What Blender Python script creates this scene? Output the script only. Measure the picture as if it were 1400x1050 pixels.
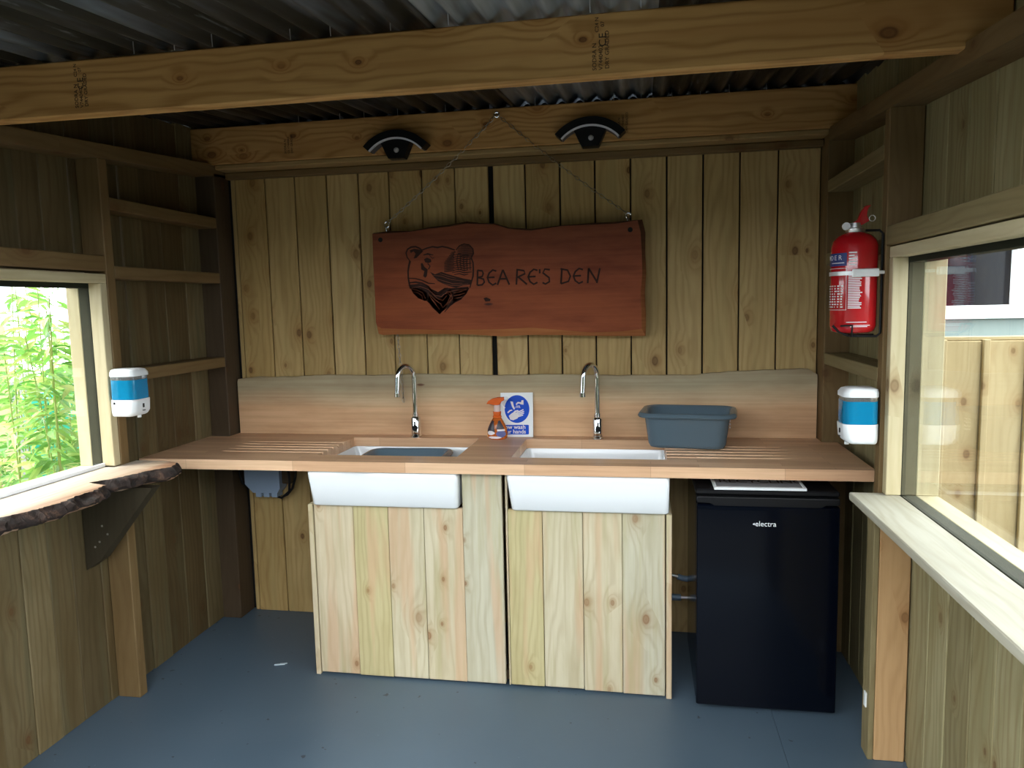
import bpy, bmesh, math, random
from mathutils import Vector, Matrix
random.seed(7)
S = bpy.context.scene
for o in list(bpy.data.objects): bpy.data.objects.remove(o)
COL = S.collection

# ------------------------------------------------------------------ camera
cam_data = bpy.data.cameras.new('camera'); cam = bpy.data.objects.new('camera', cam_data); COL.objects.link(cam)
CAM = Vector((0.72173, -3.27536, 1.48850)); YAW, PITCH, ROLL, FPX = 0.176208, -0.106816, -0.022074, 1008.31
fwd = Vector((-math.sin(YAW)*math.cos(PITCH), math.cos(YAW)*math.cos(PITCH), math.sin(PITCH)))
r0 = Vector((math.cos(YAW), math.sin(YAW), 0)); u0 = r0.cross(fwd)
rgt = r0*math.cos(ROLL) + u0*math.sin(ROLL); up = rgt.cross(fwd)
cam.matrix_world = Matrix(((rgt.x, up.x, -fwd.x, CAM.x), (rgt.y, up.y, -fwd.y, CAM.y), (rgt.z, up.z, -fwd.z, CAM.z), (0, 0, 0, 1)))
cam_data.sensor_fit = 'HORIZONTAL'; cam_data.sensor_width = 36.0; cam_data.lens = 36.0*FPX/1400.0
cam_data.clip_start = 0.02; cam_data.clip_end = 200
S.camera = cam

# ------------------------------------------------------------------ sky, sun, exposure
w = bpy.data.worlds.new('sky'); S.world = w; w.use_nodes = True
nt = w.node_tree; nt.nodes.clear()
out = nt.nodes.new('ShaderNodeOutputWorld'); bg = nt.nodes.new('ShaderNodeBackground')
tc = nt.nodes.new('ShaderNodeTexCoord'); sep = nt.nodes.new('ShaderNodeSeparateXYZ'); rmp = nt.nodes.new('ShaderNodeValToRGB')
nt.links.new(tc.outputs['Generated'], sep.inputs[0]); nt.links.new(sep.outputs['Z'], rmp.inputs[0])
rmp.color_ramp.elements[0].position = 0.0; rmp.color_ramp.elements[0].color = (0.76, 0.82, 0.88, 1)
rmp.color_ramp.elements[1].position = 0.6; rmp.color_ramp.elements[1].color = (0.93, 0.97, 1.0, 1)
nt.links.new(rmp.outputs[0], bg.inputs[0]); bg.inputs[1].default_value = 4.2
nt.links.new(bg.outputs[0], out.inputs[0])
sun_d = bpy.data.lights.new('sun', 'SUN'); sun_d.energy = 2.5; sun_d.angle = math.radians(25); sun_d.color = (1, .96, .9)
sun = bpy.data.objects.new('sun', sun_d); COL.objects.link(sun); sun.rotation_euler = (math.radians(38), 0, math.radians(-60))
vs = S.view_settings; vs.view_transform = 'Standard'; vs.look = 'None'; vs.exposure = 1.08; vs.gamma = 1.0; vs.use_curve_mapping = False

# ------------------------------------------------------------------ node helpers and materials
def newmat(name):
    m = bpy.data.materials.new(name); m.use_nodes = True
    n = m.node_tree; n.nodes.clear()
    o = n.nodes.new('ShaderNodeOutputMaterial'); p = n.nodes.new('ShaderNodeBsdfPrincipled')
    n.links.new(p.outputs[0], o.inputs[0]); return m, n, p, o
def N(n, t, **k):
    x = n.nodes.new(t)
    for a, b in k.items(): setattr(x, a, b)
    return x
def mth(n, op, a, b=None, c=None, clamp=False):
    x = n.nodes.new('ShaderNodeMath'); x.operation = op; x.use_clamp = clamp
    for i, v in enumerate((a, b, c)):
        if v is None: continue
        if isinstance(v, (int, float)): x.inputs[i].default_value = v
        else: n.links.new(v, x.inputs[i])
    return x.outputs[0]
def ramp(n, fac, pts):
    r = n.nodes.new('ShaderNodeValToRGB'); e = r.color_ramp.elements
    while len(e) < len(pts): e.new(0.5)
    for el, (p, c) in zip(e, pts):
        el.position = p; el.color = (c[0], c[1], c[2], 1) if not isinstance(c, (int, float)) else (c, c, c, 1)
    n.links.new(fac, r.inputs[0]); return r.outputs[0]
def mixc(n, fac, a, b, mode='MIX'):
    x = n.nodes.new('ShaderNodeMix'); x.data_type = 'RGBA'; x.blend_type = mode
    for i, v in ((0, fac), (6, a), (7, b)):
        if isinstance(v, (int, float)): x.inputs[i].default_value = v
        elif isinstance(v, tuple): x.inputs[i].default_value = (*v, 1)
        else: n.links.new(v, x.inputs[i])
    return x.outputs[2]
def mapuv(n, sx, sy, sz=1, src='UV', off=None):
    t = N(n, 'ShaderNodeTexCoord'); mp = N(n, 'ShaderNodeMapping')
    n.links.new(t.outputs[src], mp.inputs[0]); mp.inputs[3].default_value = (sx, sy, sz)
    if off: mp.inputs[1].default_value = off
    return mp.outputs[0]
def noise(n, vec, scale=1, detail=4, rough=.55, dist=0):
    x = N(n, 'ShaderNodeTexNoise'); n.links.new(vec, x.inputs['Vector'])
    x.inputs['Scale'].default_value = scale; x.inputs['Detail'].default_value = detail
    x.inputs['Roughness'].default_value = rough; x.inputs['Distortion'].default_value = dist
    return x.outputs['Fac']

def wood(name, tones, grain=.45, knots=.45, knotcol=(.10, .045, .015), rough=.62, ring=.5, var=1.0, bump=.25, knotscale=6.0, spec=.3, heart=None, olive=None):
    """tones: colours (linear) picked per board; UV: u along the grain, v across, in metres."""
    m, n, p, o = newmat(name)
    geo = N(n, 'ShaderNodeNewGeometry')
    base = ramp(n, geo.outputs['Random Per Island'], [(i/max(1, len(tones)-1), t) for i, t in enumerate(tones)])
    # knots
    kv = N(n, 'ShaderNodeTexVoronoi', voronoi_dimensions='2D'); kv.inputs['Scale'].default_value = knotscale
    n.links.new(mapuv(n, .8, 1.25), kv.inputs['Vector'])
    sepc = N(n, 'ShaderNodeSeparateColor'); n.links.new(kv.outputs['Color'], sepc.inputs[0])
    keep = mth(n, 'LESS_THAN', sepc.outputs[0], knots)
    d = mth(n, 'DIVIDE', kv.outputs['Distance'], mth(n, 'ADD', mth(n, 'MULTIPLY', sepc.outputs[1], 1.1), .55))
    halo = mth(n, 'MULTIPLY', keep, ramp(n, d, [(0, 1), (.05, .9), (.2, .25), (.42, 0)]))
    core = mth(n, 'MULTIPLY', mth(n, 'MULTIPLY', keep, mth(n, 'ADD', mth(n, 'MULTIPLY', sepc.outputs[2], .6), .3)), ramp(n, d, [(0, .8), (.03, .7), (.05, 1), (.07, .25), (.10, 0)]))
    # growth rings that bend around knots
    uvn = N(n, 'ShaderNodeTexCoord'); sx = N(n, 'ShaderNodeSeparateXYZ'); n.links.new(uvn.outputs['UV'], sx.inputs[0])
    wob = noise(n, mapuv(n, 1.1, 5), 1, 3, .5)
    ph = mth(n, 'ADD', mth(n, 'MULTIPLY', sx.outputs[1], 210), mth(n, 'MULTIPLY', wob, 46))
    ph = mth(n, 'ADD', ph, mth(n, 'MULTIPLY', halo, 16))
    rg = mth(n, 'ADD', mth(n, 'MULTIPLY', mth(n, 'SINE', ph), .5), .5)
    rg = mth(n, 'POWER', rg, 2.2)
    st = noise(n, mapuv(n, 1.6, 95), 1, 5, .65)
    blot = noise(n, mapuv(n, 2.2, 9), 1, 4, .6)
    g = mth(n, 'ADD', mth(n, 'MULTIPLY', rg, .45*ring), mth(n, 'MULTIPLY', st, .55))
    dark = mixc(n, 1.0, base, (.52, .42, .30), 'MULTIPLY')
    c = mixc(n, mth(n, 'MULTIPLY', ramp(n, g, [(.25, 0), (.75, 1)]), grain), base, dark)
    c = mixc(n, mth(n, 'MULTIPLY', ramp(n, blot, [(.42, 0), (.68, 1)]), .45*var), c, mixc(n, 1.0, base, (.62, .56, .42), 'MULTIPLY'))
    if heart:
        hs = noise(n, mapuv(n, .8, 11, 1, 'UV', (3, 7, 0)), 1, 2, .5); c = mixc(n, mth(n, 'MULTIPLY', ramp(n, hs, [(.54, 0), (.62, 1)]), .6), c, heart)
    if olive:
        os_ = noise(n, mapuv(n, 1.2, 16, 1, 'UV', (11, 2, 0)), 1, 3, .6); c = mixc(n, mth(n, 'MULTIPLY', ramp(n, os_, [(.52, 0), (.66, 1)]), .55), c, olive)
    c = mixc(n, mth(n, 'MULTIPLY', halo, .55), c, mixc(n, 1.0, base, (.55, .36, .2), 'MULTIPLY'))
    c = mixc(n, core, c, knotcol)
    n.links.new(c, p.inputs['Base Color'])
    p.inputs['Roughness'].default_value = rough; p.inputs['Specular IOR Level'].default_value = spec
    b = N(n, 'ShaderNodeBump'); b.inputs['Strength'].default_value = bump; b.inputs['Distance'].default_value = .002
    n.links.new(mth(n, 'SUBTRACT', st, mth(n, 'MULTIPLY', core, .6)), b.inputs['Height']); n.links.new(b.outputs[0], p.inputs['Normal'])
    return m

def plain(name, col, rough=.5, metal=0, spec=.5, coat=0, trans=0, emit=None, ior=1.45, nscale=None, namt=.15):
    m, n, p, o = newmat(name)
    if nscale:
        f = noise(n, mapuv(n, 1, 1, 1, 'Object'), nscale, 4)
        n.links.new(mixc(n, mth(n, 'MULTIPLY', f, namt*2), col, tuple(x*.45 for x in col)), p.inputs['Base Color'])
    else: p.inputs['Base Color'].default_value = (*col, 1)
    p.inputs['Roughness'].default_value = rough; p.inputs['Metallic'].default_value = metal
    p.inputs['Specular IOR Level'].default_value = spec; p.inputs['Coat Weight'].default_value = coat
    p.inputs['Transmission Weight'].default_value = trans; p.inputs['IOR'].default_value = ior
    return m

M = {}
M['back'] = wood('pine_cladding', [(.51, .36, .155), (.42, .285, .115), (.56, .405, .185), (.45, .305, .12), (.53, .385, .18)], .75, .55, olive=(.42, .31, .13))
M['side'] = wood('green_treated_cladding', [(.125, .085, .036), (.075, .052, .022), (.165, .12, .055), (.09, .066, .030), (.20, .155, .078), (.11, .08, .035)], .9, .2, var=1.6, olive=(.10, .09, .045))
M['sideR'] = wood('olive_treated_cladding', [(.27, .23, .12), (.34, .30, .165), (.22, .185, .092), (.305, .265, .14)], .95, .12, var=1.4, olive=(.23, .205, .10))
M['frame'] = wood('sawn_framing', [(.20, .13, .055), (.165, .105, .044), (.225, .15, .066)], .5, .25)
M['header'] = wood('olive_framing', [(.25, .20, .10), (.22, .175, .085)], .6, .2)
M['framedark'] = wood('dark_framing', [(.075, .05, .028), (.06, .04, .022)], .4, .2)
M['pale'] = wood('pale_sawn_timber', [(.56, .49, .31), (.52, .44, .27), (.58, .50, .33)], .35, .12)
M['orange'] = wood('reddish_post', [(.52, .32, .15), (.55, .34, .17)], .45, .3)
M['beam'] = wood('planed_spruce', [(.57, .325, .118), (.53, .295, .104)], .75, .55, knotscale=5.5, knotcol=(.09, .03, .01), ring=.9, heart=(.46, .24, .08))
M['cab'] = wood('fresh_pine_boards', [(.60, .55, .39), (.64, .54, .37), (.56, .53, .40), (.55, .48, .26), (.66, .60, .45)], .6, .45, knotcol=(.25, .12, .05), rough=.7, var=.9, heart=(.58, .37, .22), olive=(.42, .37, .19))
M['brace'] = wood('grey_brown_brace', [(.052, .042, .024), (.048, .038, .022)], .6, .1)
M['sill'] = wood('weathered_sill', [(.43, .41, .33), (.41, .39, .31)], .5, .08, var=1.0, olive=(.36, .34, .27))
M['fence'] = wood('yellow_fence_boards', [(.43, .335, .18), (.46, .365, .20), (.40, .31, .165)], .35, .25, var=.7)
M['signline'] = plain('unburned_sign_wood', (.22, .055, .018), .65)
M['chain'] = plain('chain_steel', (.42, .38, .32), .32, 1)
M['chrome'] = plain('chrome', (.82, .83, .85), .06, 1)
M['white'] = plain('white_ceramic', (.82, .84, .85), .12, 0, .5, .4)
M['plastic'] = plain('white_plastic', (.80, .82, .83), .35)
M['black'] = plain('black_plastic', (.007, .007, .008), .4, spec=.25)
M['fridge'] = plain('black_gloss_enamel', (.0015, .0025, .006), .15, 0, .22)
M['bowl'] = plain('slate_plastic', (.10, .145, .18), .25)
M['dark'] = plain('dark_hole', (.01, .009, .008), .9)
M['red'] = plain('red_enamel', (.42, .008, .012), .16, 0, .5, .5)
M['steel'] = plain('brushed_steel', (.78, .78, .80), .42, 1)
M['alu'] = plain('bright_aluminium', (.8, .8, .8), .35, .45)
M['ledger'] = wood('tan_ledger', [(.40, .27, .12), (.36, .24, .10)], .6, .25)
M['blue'] = plain('safety_blue', (.0, .065, .55), .45, spec=.25)
M['navy'] = plain('navy_label', (.012, .03, .16), .4)
M['ink'] = plain('stamp_ink', (.045, .028, .016), .8)
M['burn'] = plain('burned_wood', (.040, .012, .006), .85, nscale=60, namt=.4)
M['labelwhite'] = plain('label_white', (.75, .72, .74), .45)
M['orangepl'] = plain('orange_plastic', (.85, .15, .02), .25, 0, .5, 0, .25)
M['orangecl'] = plain('clear_orange_liquid', (.95, .30, .06), .06, 0, .5, 0, .75, ior=1.35)
M['pinkcl'] = plain('clear_pink_plastic', (.9, .72, .68), .2, 0, .5, 0, .4)
M['bottlelabel'] = plain('bottle_label', (.10, .11, .28), .35)
M['bottleblack'] = plain('bottle_print', (.03, .02, .03), .35)
M['soap'] = plain('blue_soap', (.01, .36, .66), .05, 0, .5, .3, .5, ior=1.33)
M['clear'] = plain('clear_plastic', (.85, .92, .95), .06, 0, .5, 0, .9, ior=1.3)
M['box'] = plain('grey_blue_box', (.30, .39, .52), .5)
M['hose'] = plain('grey_blue_hose', (.22, .32, .45), .4)
M['greystrip'] = plain('grey_soffit', (.42, .42, .45), .4)
M['greysoffit'] = plain('dark_grey_soffit', (.11, .11, .125), .4)
M['noticegrey'] = plain('notice_grey', (.22, .22, .23), .5)
M['diff'] = plain('frosted_diffuser', (.72, .72, .78), .3)
M['shaded_reveal'] = plain('painted_shade_reveal', (.020, .023, .014), .85, spec=.2, nscale=8, namt=.4)  # shade on the wood outside the glass, put into the colour
M['teal'] = plain('teal_plastic', (.03, .45, .38), .4)
M['upvc'] = plain('upvc', (.8, .82, .84), .3)
M['render'] = plain('grey_green_render', (.20, .25, .24), .8, nscale=3)
M['grass'] = plain('rough_ground', (.055, .056, .045), .9, nscale=6, namt=.4)
M['debris'] = plain('pale_scrap', (.5, .6, .65), .7)
M['cane'] = plain('cane', (.32, .40, .10), .5)

def leafmat():
    m, n, p, o = newmat('bamboo_leaf'); geo = N(n, 'ShaderNodeNewGeometry')
    c = ramp(n, geo.outputs['Random Per Island'], [(0, (.10, .30, .05)), (.45, (.22, .46, .09)), (.8, (.42, .60, .15)), (1, (.60, .62, .22))])
    n.links.new(c, p.inputs['Base Color']); p.inputs['Roughness'].default_value = .45
    tr = N(n, 'ShaderNodeBsdfTranslucent'); n.links.new(c, tr.inputs[0])
    mx = N(n, 'ShaderNodeMixShader'); mx.inputs[0].default_value = .4
    n.links.new(p.outputs[0], mx.inputs[1]); n.links.new(tr.outputs[0], mx.inputs[2]); n.links.new(mx.outputs[0], o.inputs[0]); return m
M['leaf'] = leafmat()

def glassmat():
    m = bpy.data.materials.new('window_glass'); m.use_nodes = True; n = m.node_tree; n.nodes.clear()
    o = N(n, 'ShaderNodeOutputMaterial'); t = N(n, 'ShaderNodeBsdfTransparent'); g = N(n, 'ShaderNodeBsdfGlossy'); mx = N(n, 'ShaderNodeMixShader')
    t.inputs[0].default_value = (.97, .99, .98, 1); g.inputs['Roughness'].default_value = .01
    lw = N(n, 'ShaderNodeLayerWeight'); lw.inputs[0].default_value = .5
    f = mth(n, 'ADD', mth(n, 'MULTIPLY', mth(n, 'POWER', lw.outputs['Facing'], 5), .96), .04)
    n.links.new(f, mx.inputs[0]); n.links.new(t.outputs[0], mx.inputs[1]); n.links.new(g.outputs[0], mx.inputs[2]); n.links.new(mx.outputs[0], o.inputs[0])
    return m
M['glass'] = glassmat()

def floormat():
    m, n, p, o = newmat('blue_grey_floor_paint'); v = mapuv(n, 1, 1, 1, 'Object')
    a = noise(n, v, 1.6, 5, .6); b = noise(n, v, 34, 3, .6)
    c = ramp(n, a, [(.3, (.062, .098, .135)), (.7, (.085, .125, .165))])
    c = mixc(n, mth(n, 'MULTIPLY', mth(n, 'GREATER_THAN', b, .73), .35), c, (.20, .25, .29))
    c = mixc(n, mth(n, 'MULTIPLY', mth(n, 'GREATER_THAN', noise(n, v, 21, 2, .5), .72), .75), c, (.015, .016, .015))
    n.links.new(c, p.inputs['Base Color']); n.links.new(ramp(n, a, [(.3, .38), (.7, .55)]), p.inputs['Roughness'])
    bm = N(n, 'ShaderNodeBump'); bm.inputs['Strength'].default_value = .15; n.links.new(noise(n, v, 60, 3), bm.inputs['Height']); n.links.new(bm.outputs[0], p.inputs['Normal'])
    return m
M['floor'] = floormat()

def zincmat(name, lo, mid, hi, r0_, r1_, met):
    m, n, p, o = newmat(name); v = mapuv(n, 9, .7, 1, 'Object')
    a = noise(n, v, 1, 4, .65); sp = noise(n, mapuv(n, 70, 5, 1, 'Object'), 1, 4)
    c = ramp(n, a, [(.38, lo), (.52, mid), (.68, hi)])
    c = mixc(n, mth(n, 'MULTIPLY', ramp(n, sp, [(.62, 0), (.74, 1)]), .35), c, (.5, .55, .6))
    n.links.new(c, p.inputs['Base Color']); p.inputs['Metallic'].default_value = met
    n.links.new(ramp(n, a, [(.38, r0_), (.65, r1_)]), p.inputs['Roughness']); return m
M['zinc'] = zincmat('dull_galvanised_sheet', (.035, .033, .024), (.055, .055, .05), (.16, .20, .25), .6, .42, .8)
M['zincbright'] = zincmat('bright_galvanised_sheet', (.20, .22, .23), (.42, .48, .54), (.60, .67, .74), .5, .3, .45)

def stavemat():
    m, n, p, o = newmat('oiled_beech_staves'); v = mapuv(n, 1, 1, 1, 'Object')
    b = N(n, 'ShaderNodeTexBrick'); n.links.new(v, b.inputs['Vector'])
    b.offset = .37; b.offset_frequency = 2; b.inputs['Scale'].default_value = 1; b.inputs['Mortar Size'].default_value = .0004; b.inputs['Mortar Smooth'].default_value = .2
    b.inputs['Brick Width'].default_value = .46; b.inputs['Row Height'].default_value = .0415
    b.inputs['Color1'].default_value = (.80, .53, .33, 1); b.inputs['Color2'].default_value = (.64, .38, .22, 1); b.inputs['Mortar'].default_value = (.3, .15, .08, 1)
    g = noise(n, mapuv(n, 4, 110, 110, 'Object'), 1, 4, .6)
    c = mixc(n, mth(n, 'MULTIPLY', ramp(n, g, [(.35, 0), (.75, 1)]), .45), b.outputs['Color'], mixc(n, 1.0, b.outputs['Color'], (.6, .5, .42), 'MULTIPLY'))
    n.links.new(c, p.inputs['Base Color']); p.inputs['Roughness'].default_value = .38; p.inputs['Specular IOR Level'].default_value = .35; return m
M['stave'] = stavemat()

def slabmat(name, sap, mid, heart, lo, hi, streak=.5, knotcol=(.12, .04, .02), rough=.5, pos=(.45, .62, .8), src='v', wob=.25, blot=.4):
    """a through-and-through sawn slab: sapwood band along one edge, v runs lo..hi across the slab"""
    m, n, p, o = newmat(name)
    t = N(n, 'ShaderNodeTexCoord'); sx = N(n, 'ShaderNodeSeparateXYZ'); n.links.new(t.outputs['UV'], sx.inputs[0])
    wv = noise(n, mapuv(n, 1.3, 3), 1, 4, .5)
    f = mth(n, 'DIVIDE', mth(n, 'SUBTRACT', sx.outputs[1], lo), hi-lo)
    f = mth(n, 'ADD', f, mth(n, 'MULTIPLY', mth(n, 'SUBTRACT', wv, .5), wob))
    c = ramp(n, f, [(0, heart), (pos[0], heart), (pos[1], mid), (pos[2], sap), (1, sap)])
    st = noise(n, mapuv(n, 1.2, 70), 1, 5, .6); bl = noise(n, mapuv(n, 2.5, 11), 1, 4, .6)
    c = mixc(n, mth(n, 'MULTIPLY', ramp(n, st, [(.38, 0), (.72, 1)]), streak), c, mixc(n, 1.0, c, (.62, .5, .42), 'MULTIPLY'))
    c = mixc(n, mth(n, 'MULTIPLY', ramp(n, bl, [(.42, 0), (.68, 1)]), blot), c, mixc(n, 1.0, c, (.62, .48, .42), 'MULTIPLY'))
    kv = N(n, 'ShaderNodeTexVoronoi', voronoi_dimensions='2D'); kv.inputs['Scale'].default_value = 5; n.links.new(mapuv(n, .5, 1.6), kv.inputs['Vector'])
    sc = N(n, 'ShaderNodeSeparateColor'); n.links.new(kv.outputs['Color'], sc.inputs[0])
    k = mth(n, 'MULTIPLY', mth(n, 'LESS_THAN', sc.outputs[0], .3), ramp(n, kv.outputs['Distance'], [(0, .9), (.03, .8), (.06, 0)]))
    c = mixc(n, k, c, knotcol)
    n.links.new(c, p.inputs['Base Color']); p.inputs['Roughness'].default_value = rough; p.inputs['Specular IOR Level'].default_value = .3
    b = N(n, 'ShaderNodeBump'); b.inputs['Strength'].default_value = .2; b.inputs['Distance'].default_value = .002; n.links.new(st, b.inputs['Height']); n.links.new(b.outputs[0], p.inputs['Normal'])
    return m
M['splash'] = slabmat('peach_slab', (.42, .35, .22), (.66, .48, .29), (.74, .47, .265), 0, .27, .45, pos=(.48, .62, .86), wob=.4)
M['sign'] = slabmat('red_brown_slab', (.20, .052, .017), (.32, .075, .021), (.33, .078, .021), 0, .48, .5, knotcol=(.03, .01, .008), rough=.6, pos=(.3, .5, .9), wob=.4, blot=.85)
M['signedge'] = slabmat('slab_waney_edge', (.11, .045, .022), (.36, .13, .05), (.45, .17, .06), 0, .48, .8, rough=.6, pos=(.1, .4, .8), wob=.2)
M['slabtop'] = slabmat('pale_live_edge_slab', (.60, .54, .46), (.54, .43, .32), (.44, .26, .16), 0, .32, .5, pos=(.1, .35, .6), wob=.5)
def barkmat():
    m, n, p, o = newmat('bark'); v = mapuv(n, 1, 1, 1, 'Object'); a = noise(n, v, 26, 6, .65, .6)
    n.links.new(ramp(n, a, [(.3, (.006, .004, .003)), (.55, (.028, .014, .009)), (.72, (.15, .08, .048))]), p.inputs['Base Color']); p.inputs['Roughness'].default_value = .8
    b = N(n, 'ShaderNodeBump'); b.inputs['Strength'].default_value = 1; b.inputs['Distance'].default_value = .01; n.links.new(a, b.inputs['Height']); n.links.new(b.outputs[0], p.inputs['Normal']); return m
M['bark'] = barkmat()

# ------------------------------------------------------------------ geometry helpers
class MB:
    def __init__(s): s.v = []; s.f = []; s.uv = []; s.mi = []; s.cur = 0
    def add(s, verts, faces, uvs=None, mi=None):
        b = len(s.v); s.v += [Vector(p) for p in verts]
        for i, f in enumerate(faces):
            s.f.append([b+k for k in f]); s.mi.append(s.cur if mi is None else mi)
            s.uv.append(uvs[i] if uvs else [(verts[k][0], verts[k][2]) for k in f])
        return s
    def box(s, x0, x1, y0, y1, z0, z1, g='x', ch=.002, T=None, mi=None, top=None):
        """chamfered box; g = grain axis; T = optional 4x4 placing the box; top(x,y) may replace z1"""
        c = Vector(((x0+x1)/2, (y0+y1)/2, (z0+z1)/2)); h = [(x1-x0)/2, (y1-y0)/2, (z1-z0)/2]
        ch = min(ch, min(h)*.6)
        V = []; idx = {}
        for sx in (-1, 1):
            for sy in (-1, 1):
                for sz in (-1, 1):
                    for a in range(3):
                        q = [sx*(h[0]-ch), sy*(h[1]-ch), sz*(h[2]-ch)]; q[a] = (sx, sy, sz)[a]*h[a]
                        idx[(sx, sy, sz, a)] = len(V); V.append(c+Vector(q))
        F = []
        for a in range(3):
            b, d = [(1, 2), (0, 2), (0, 1)][a]
            for sg in (-1, 1):
                f = []
                for (p, q) in ((-1, -1), (1, -1), (1, 1), (-1, 1)):
                    k = [0, 0, 0]; k[a] = sg; k[b] = p; k[d] = q; f.append(idx[(*k, a)])
                F.append(f)
        for a in range(3):
            b, d = [(1, 2), (0, 2), (0, 1)][a]
            for p in (-1, 1):
                for q in (-1, 1):
                    def key(sa, ax):
                        k = [0, 0, 0]; k[a] = sa; k[b] = p; k[d] = q; return idx[(*k, ax)]
                    F.append([key(-1, b), key(1, b), key(1, d), key(-1, d)])
        for sx in (-1, 1):
            for sy in (-1, 1):
                for sz in (-1, 1): F.append([idx[(sx, sy, sz, a)] for a in range(3)])
        ou, ov = random.random()*40, random.random()*40
        ax = 'xyz'.index(g); oth = [k for k in range(3) if k != ax]
        UV = [[(V[k][ax]+ou, V[k][oth[0]]+V[k][oth[1]]+ov) for k in f] for f in F]
        if T is not None: V = [T @ p for p in V]
        return s.add(V, F, UV, mi)
    def prism(s, poly, a0, a1, axis='y', mi=None, g=0, off=(0, 0), ch=0, backmi=None):
        """poly: 2-D outline; axis y -> (x,z), z -> (x,y), x -> (y,z)"""
        def P(p, t):
            return {'y': (p[0], t, p[1]), 'z': (p[0], p[1], t), 'x': (t, p[0], p[1])}[axis]
        n = len(poly); V = [P(p, a0) for p in poly]+[P(p, a1) for p in poly]
        def U(p): return (p[g]+off[0], p[1-g]+off[1])
        F = [list(range(n)), list(range(n, 2*n))[::-1]]; UV = [[U(p) for p in poly], [U(p) for p in poly][::-1]]
        for i in range(n):
            j = (i+1) % n; F.append([i, j, n+j, n+i]); UV.append([U(poly[i]), U(poly[j]), (U(poly[j])[0], U(poly[j])[1]+.03), (U(poly[i])[0], U(poly[i])[1]+.03)])
        return s.add(V, F, UV, mi)
    def tube(s, pts, r, n=8, closed=False, cap=True, mi=None):
        pts = [Vector(p) for p in pts]; m = len(pts); rr = r if isinstance(r, (list, tuple)) else [r]*m
        up = None; V = []
        for i, p in enumerate(pts):
            a = pts[(i-1) % m] if (closed or i > 0) else p; b = pts[(i+1) % m] if (closed or i < m-1) else p
            t = (b-a).normalized()
            if up is None:
                up = Vector((0, 0, 1)) if abs(t.z) < .9 else Vector((1, 0, 0))
            x = t.cross(up).normalized(); up = x.cross(t).normalized()
            for k in range(n):
                an = 2*math.pi*k/n; V.append(p+(x*math.cos(an)+up*math.sin(an))*rr[i])
        F = []
        for i in range(m if closed else m-1):
            for k in range(n):
                j = (i+1) % m; F.append([i*n+k, i*n+(k+1) % n, j*n+(k+1) % n, j*n+k])
        if cap and not closed: F += [list(range(n))[::-1], [(m-1)*n+k for k in range(n)]]
        return s.add(V, F, None, mi)
    def rings(s, rings, cap0=True, cap1=True, mi=None):
        n = len(rings[0]); V = [p for r in rings for p in r]; F = []
        for i in range(len(rings)-1):
            for k in range(n): F.append([i*n+k, i*n+(k+1) % n, (i+1)*n+(k+1) % n, (i+1)*n+k])
        if cap0: F.append(list(range(n))[::-1])
        if cap1: F.append([(len(rings)-1)*n+k for k in range(n)])
        return s.add(V, F, None, mi)
    def lathe(s, prof, c=(0, 0, 0), n=28, T=None, mi=None, sx=1, sy=1):
        R = []
        for (r, z) in prof:
            ring = [Vector((c[0]+r*sx*math.cos(2*math.pi*k/n), c[1]+r*sy*math.sin(2*math.pi*k/n), c[2]+z)) for k in range(n)]
            R.append([T @ p for p in ring] if T is not None else ring)
        return s.rings(R, mi=mi)
    def build(s, name, mat, parent=None, smooth=None, T=None, weld=False):
        me = bpy.data.meshes.new(name); V = [T @ p for p in s.v] if T is not None else s.v
        me.from_pydata([tuple(p) for p in V], [], s.f)
        uvl = me.uv_layers.new(name='UVMap'); k = 0
        for pi, poly in enumerate(me.polygons):
            poly.material_index = s.mi[pi]
            for li, uv in zip(poly.loop_indices, s.uv[pi]): uvl.data[li].uv = uv
        bm = bmesh.new(); bm.from_mesh(me)
        if weld: bmesh.ops.remove_doubles(bm, verts=bm.verts, dist=1e-5)
        bmesh.ops.recalc_face_normals(bm, faces=bm.faces); bm.to_mesh(me); bm.free()
        for m_ in (mat if isinstance(mat, (list, tuple)) else [mat]): me.materials.append(M[m_] if isinstance(m_, str) else m_)
        if smooth:
            me.shade_smooth(); me.set_sharp_from_angle(angle=math.radians(smooth))
        o = bpy.data.objects.new(name, me); COL.objects.link(o)
        if parent is not None:
            o.parent = parent; bpy.context.view_layer.update() if False else None
            o.matrix_parent_inverse = Matrix.Translation(-Vector(parent.location)) if parent.type == 'EMPTY' else Matrix()
        return o
def thing(name, label, cat, loc=(0, 0, 0), group=None):
    o = bpy.data.objects.new(name, None); COL.objects.link(o); o.location = loc; o.empty_display_size = .05
    return tag(o, label, cat, group)
def tag(o, label, cat, group=None):
    o['label'] = label; o['category'] = cat
    if group: o['group'] = group
    return o
def structure(o, label=None):
    o['kind'] = 'structure'
    if label: o['label'] = label
    return o
def rrect(x0, x1, y0, y1, r, n=6):
    P = []
    for cx, cy, a in ((x1-r, y1-r, 0), (x0+r, y1-r, 90), (x0+r, y0+r, 180), (x1-r, y0+r, 270)):
        for k in range(n+1):
            t = math.radians(a+90*k/n); P.append((cx+r*math.cos(t), cy+r*math.sin(t)))
    return P
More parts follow.
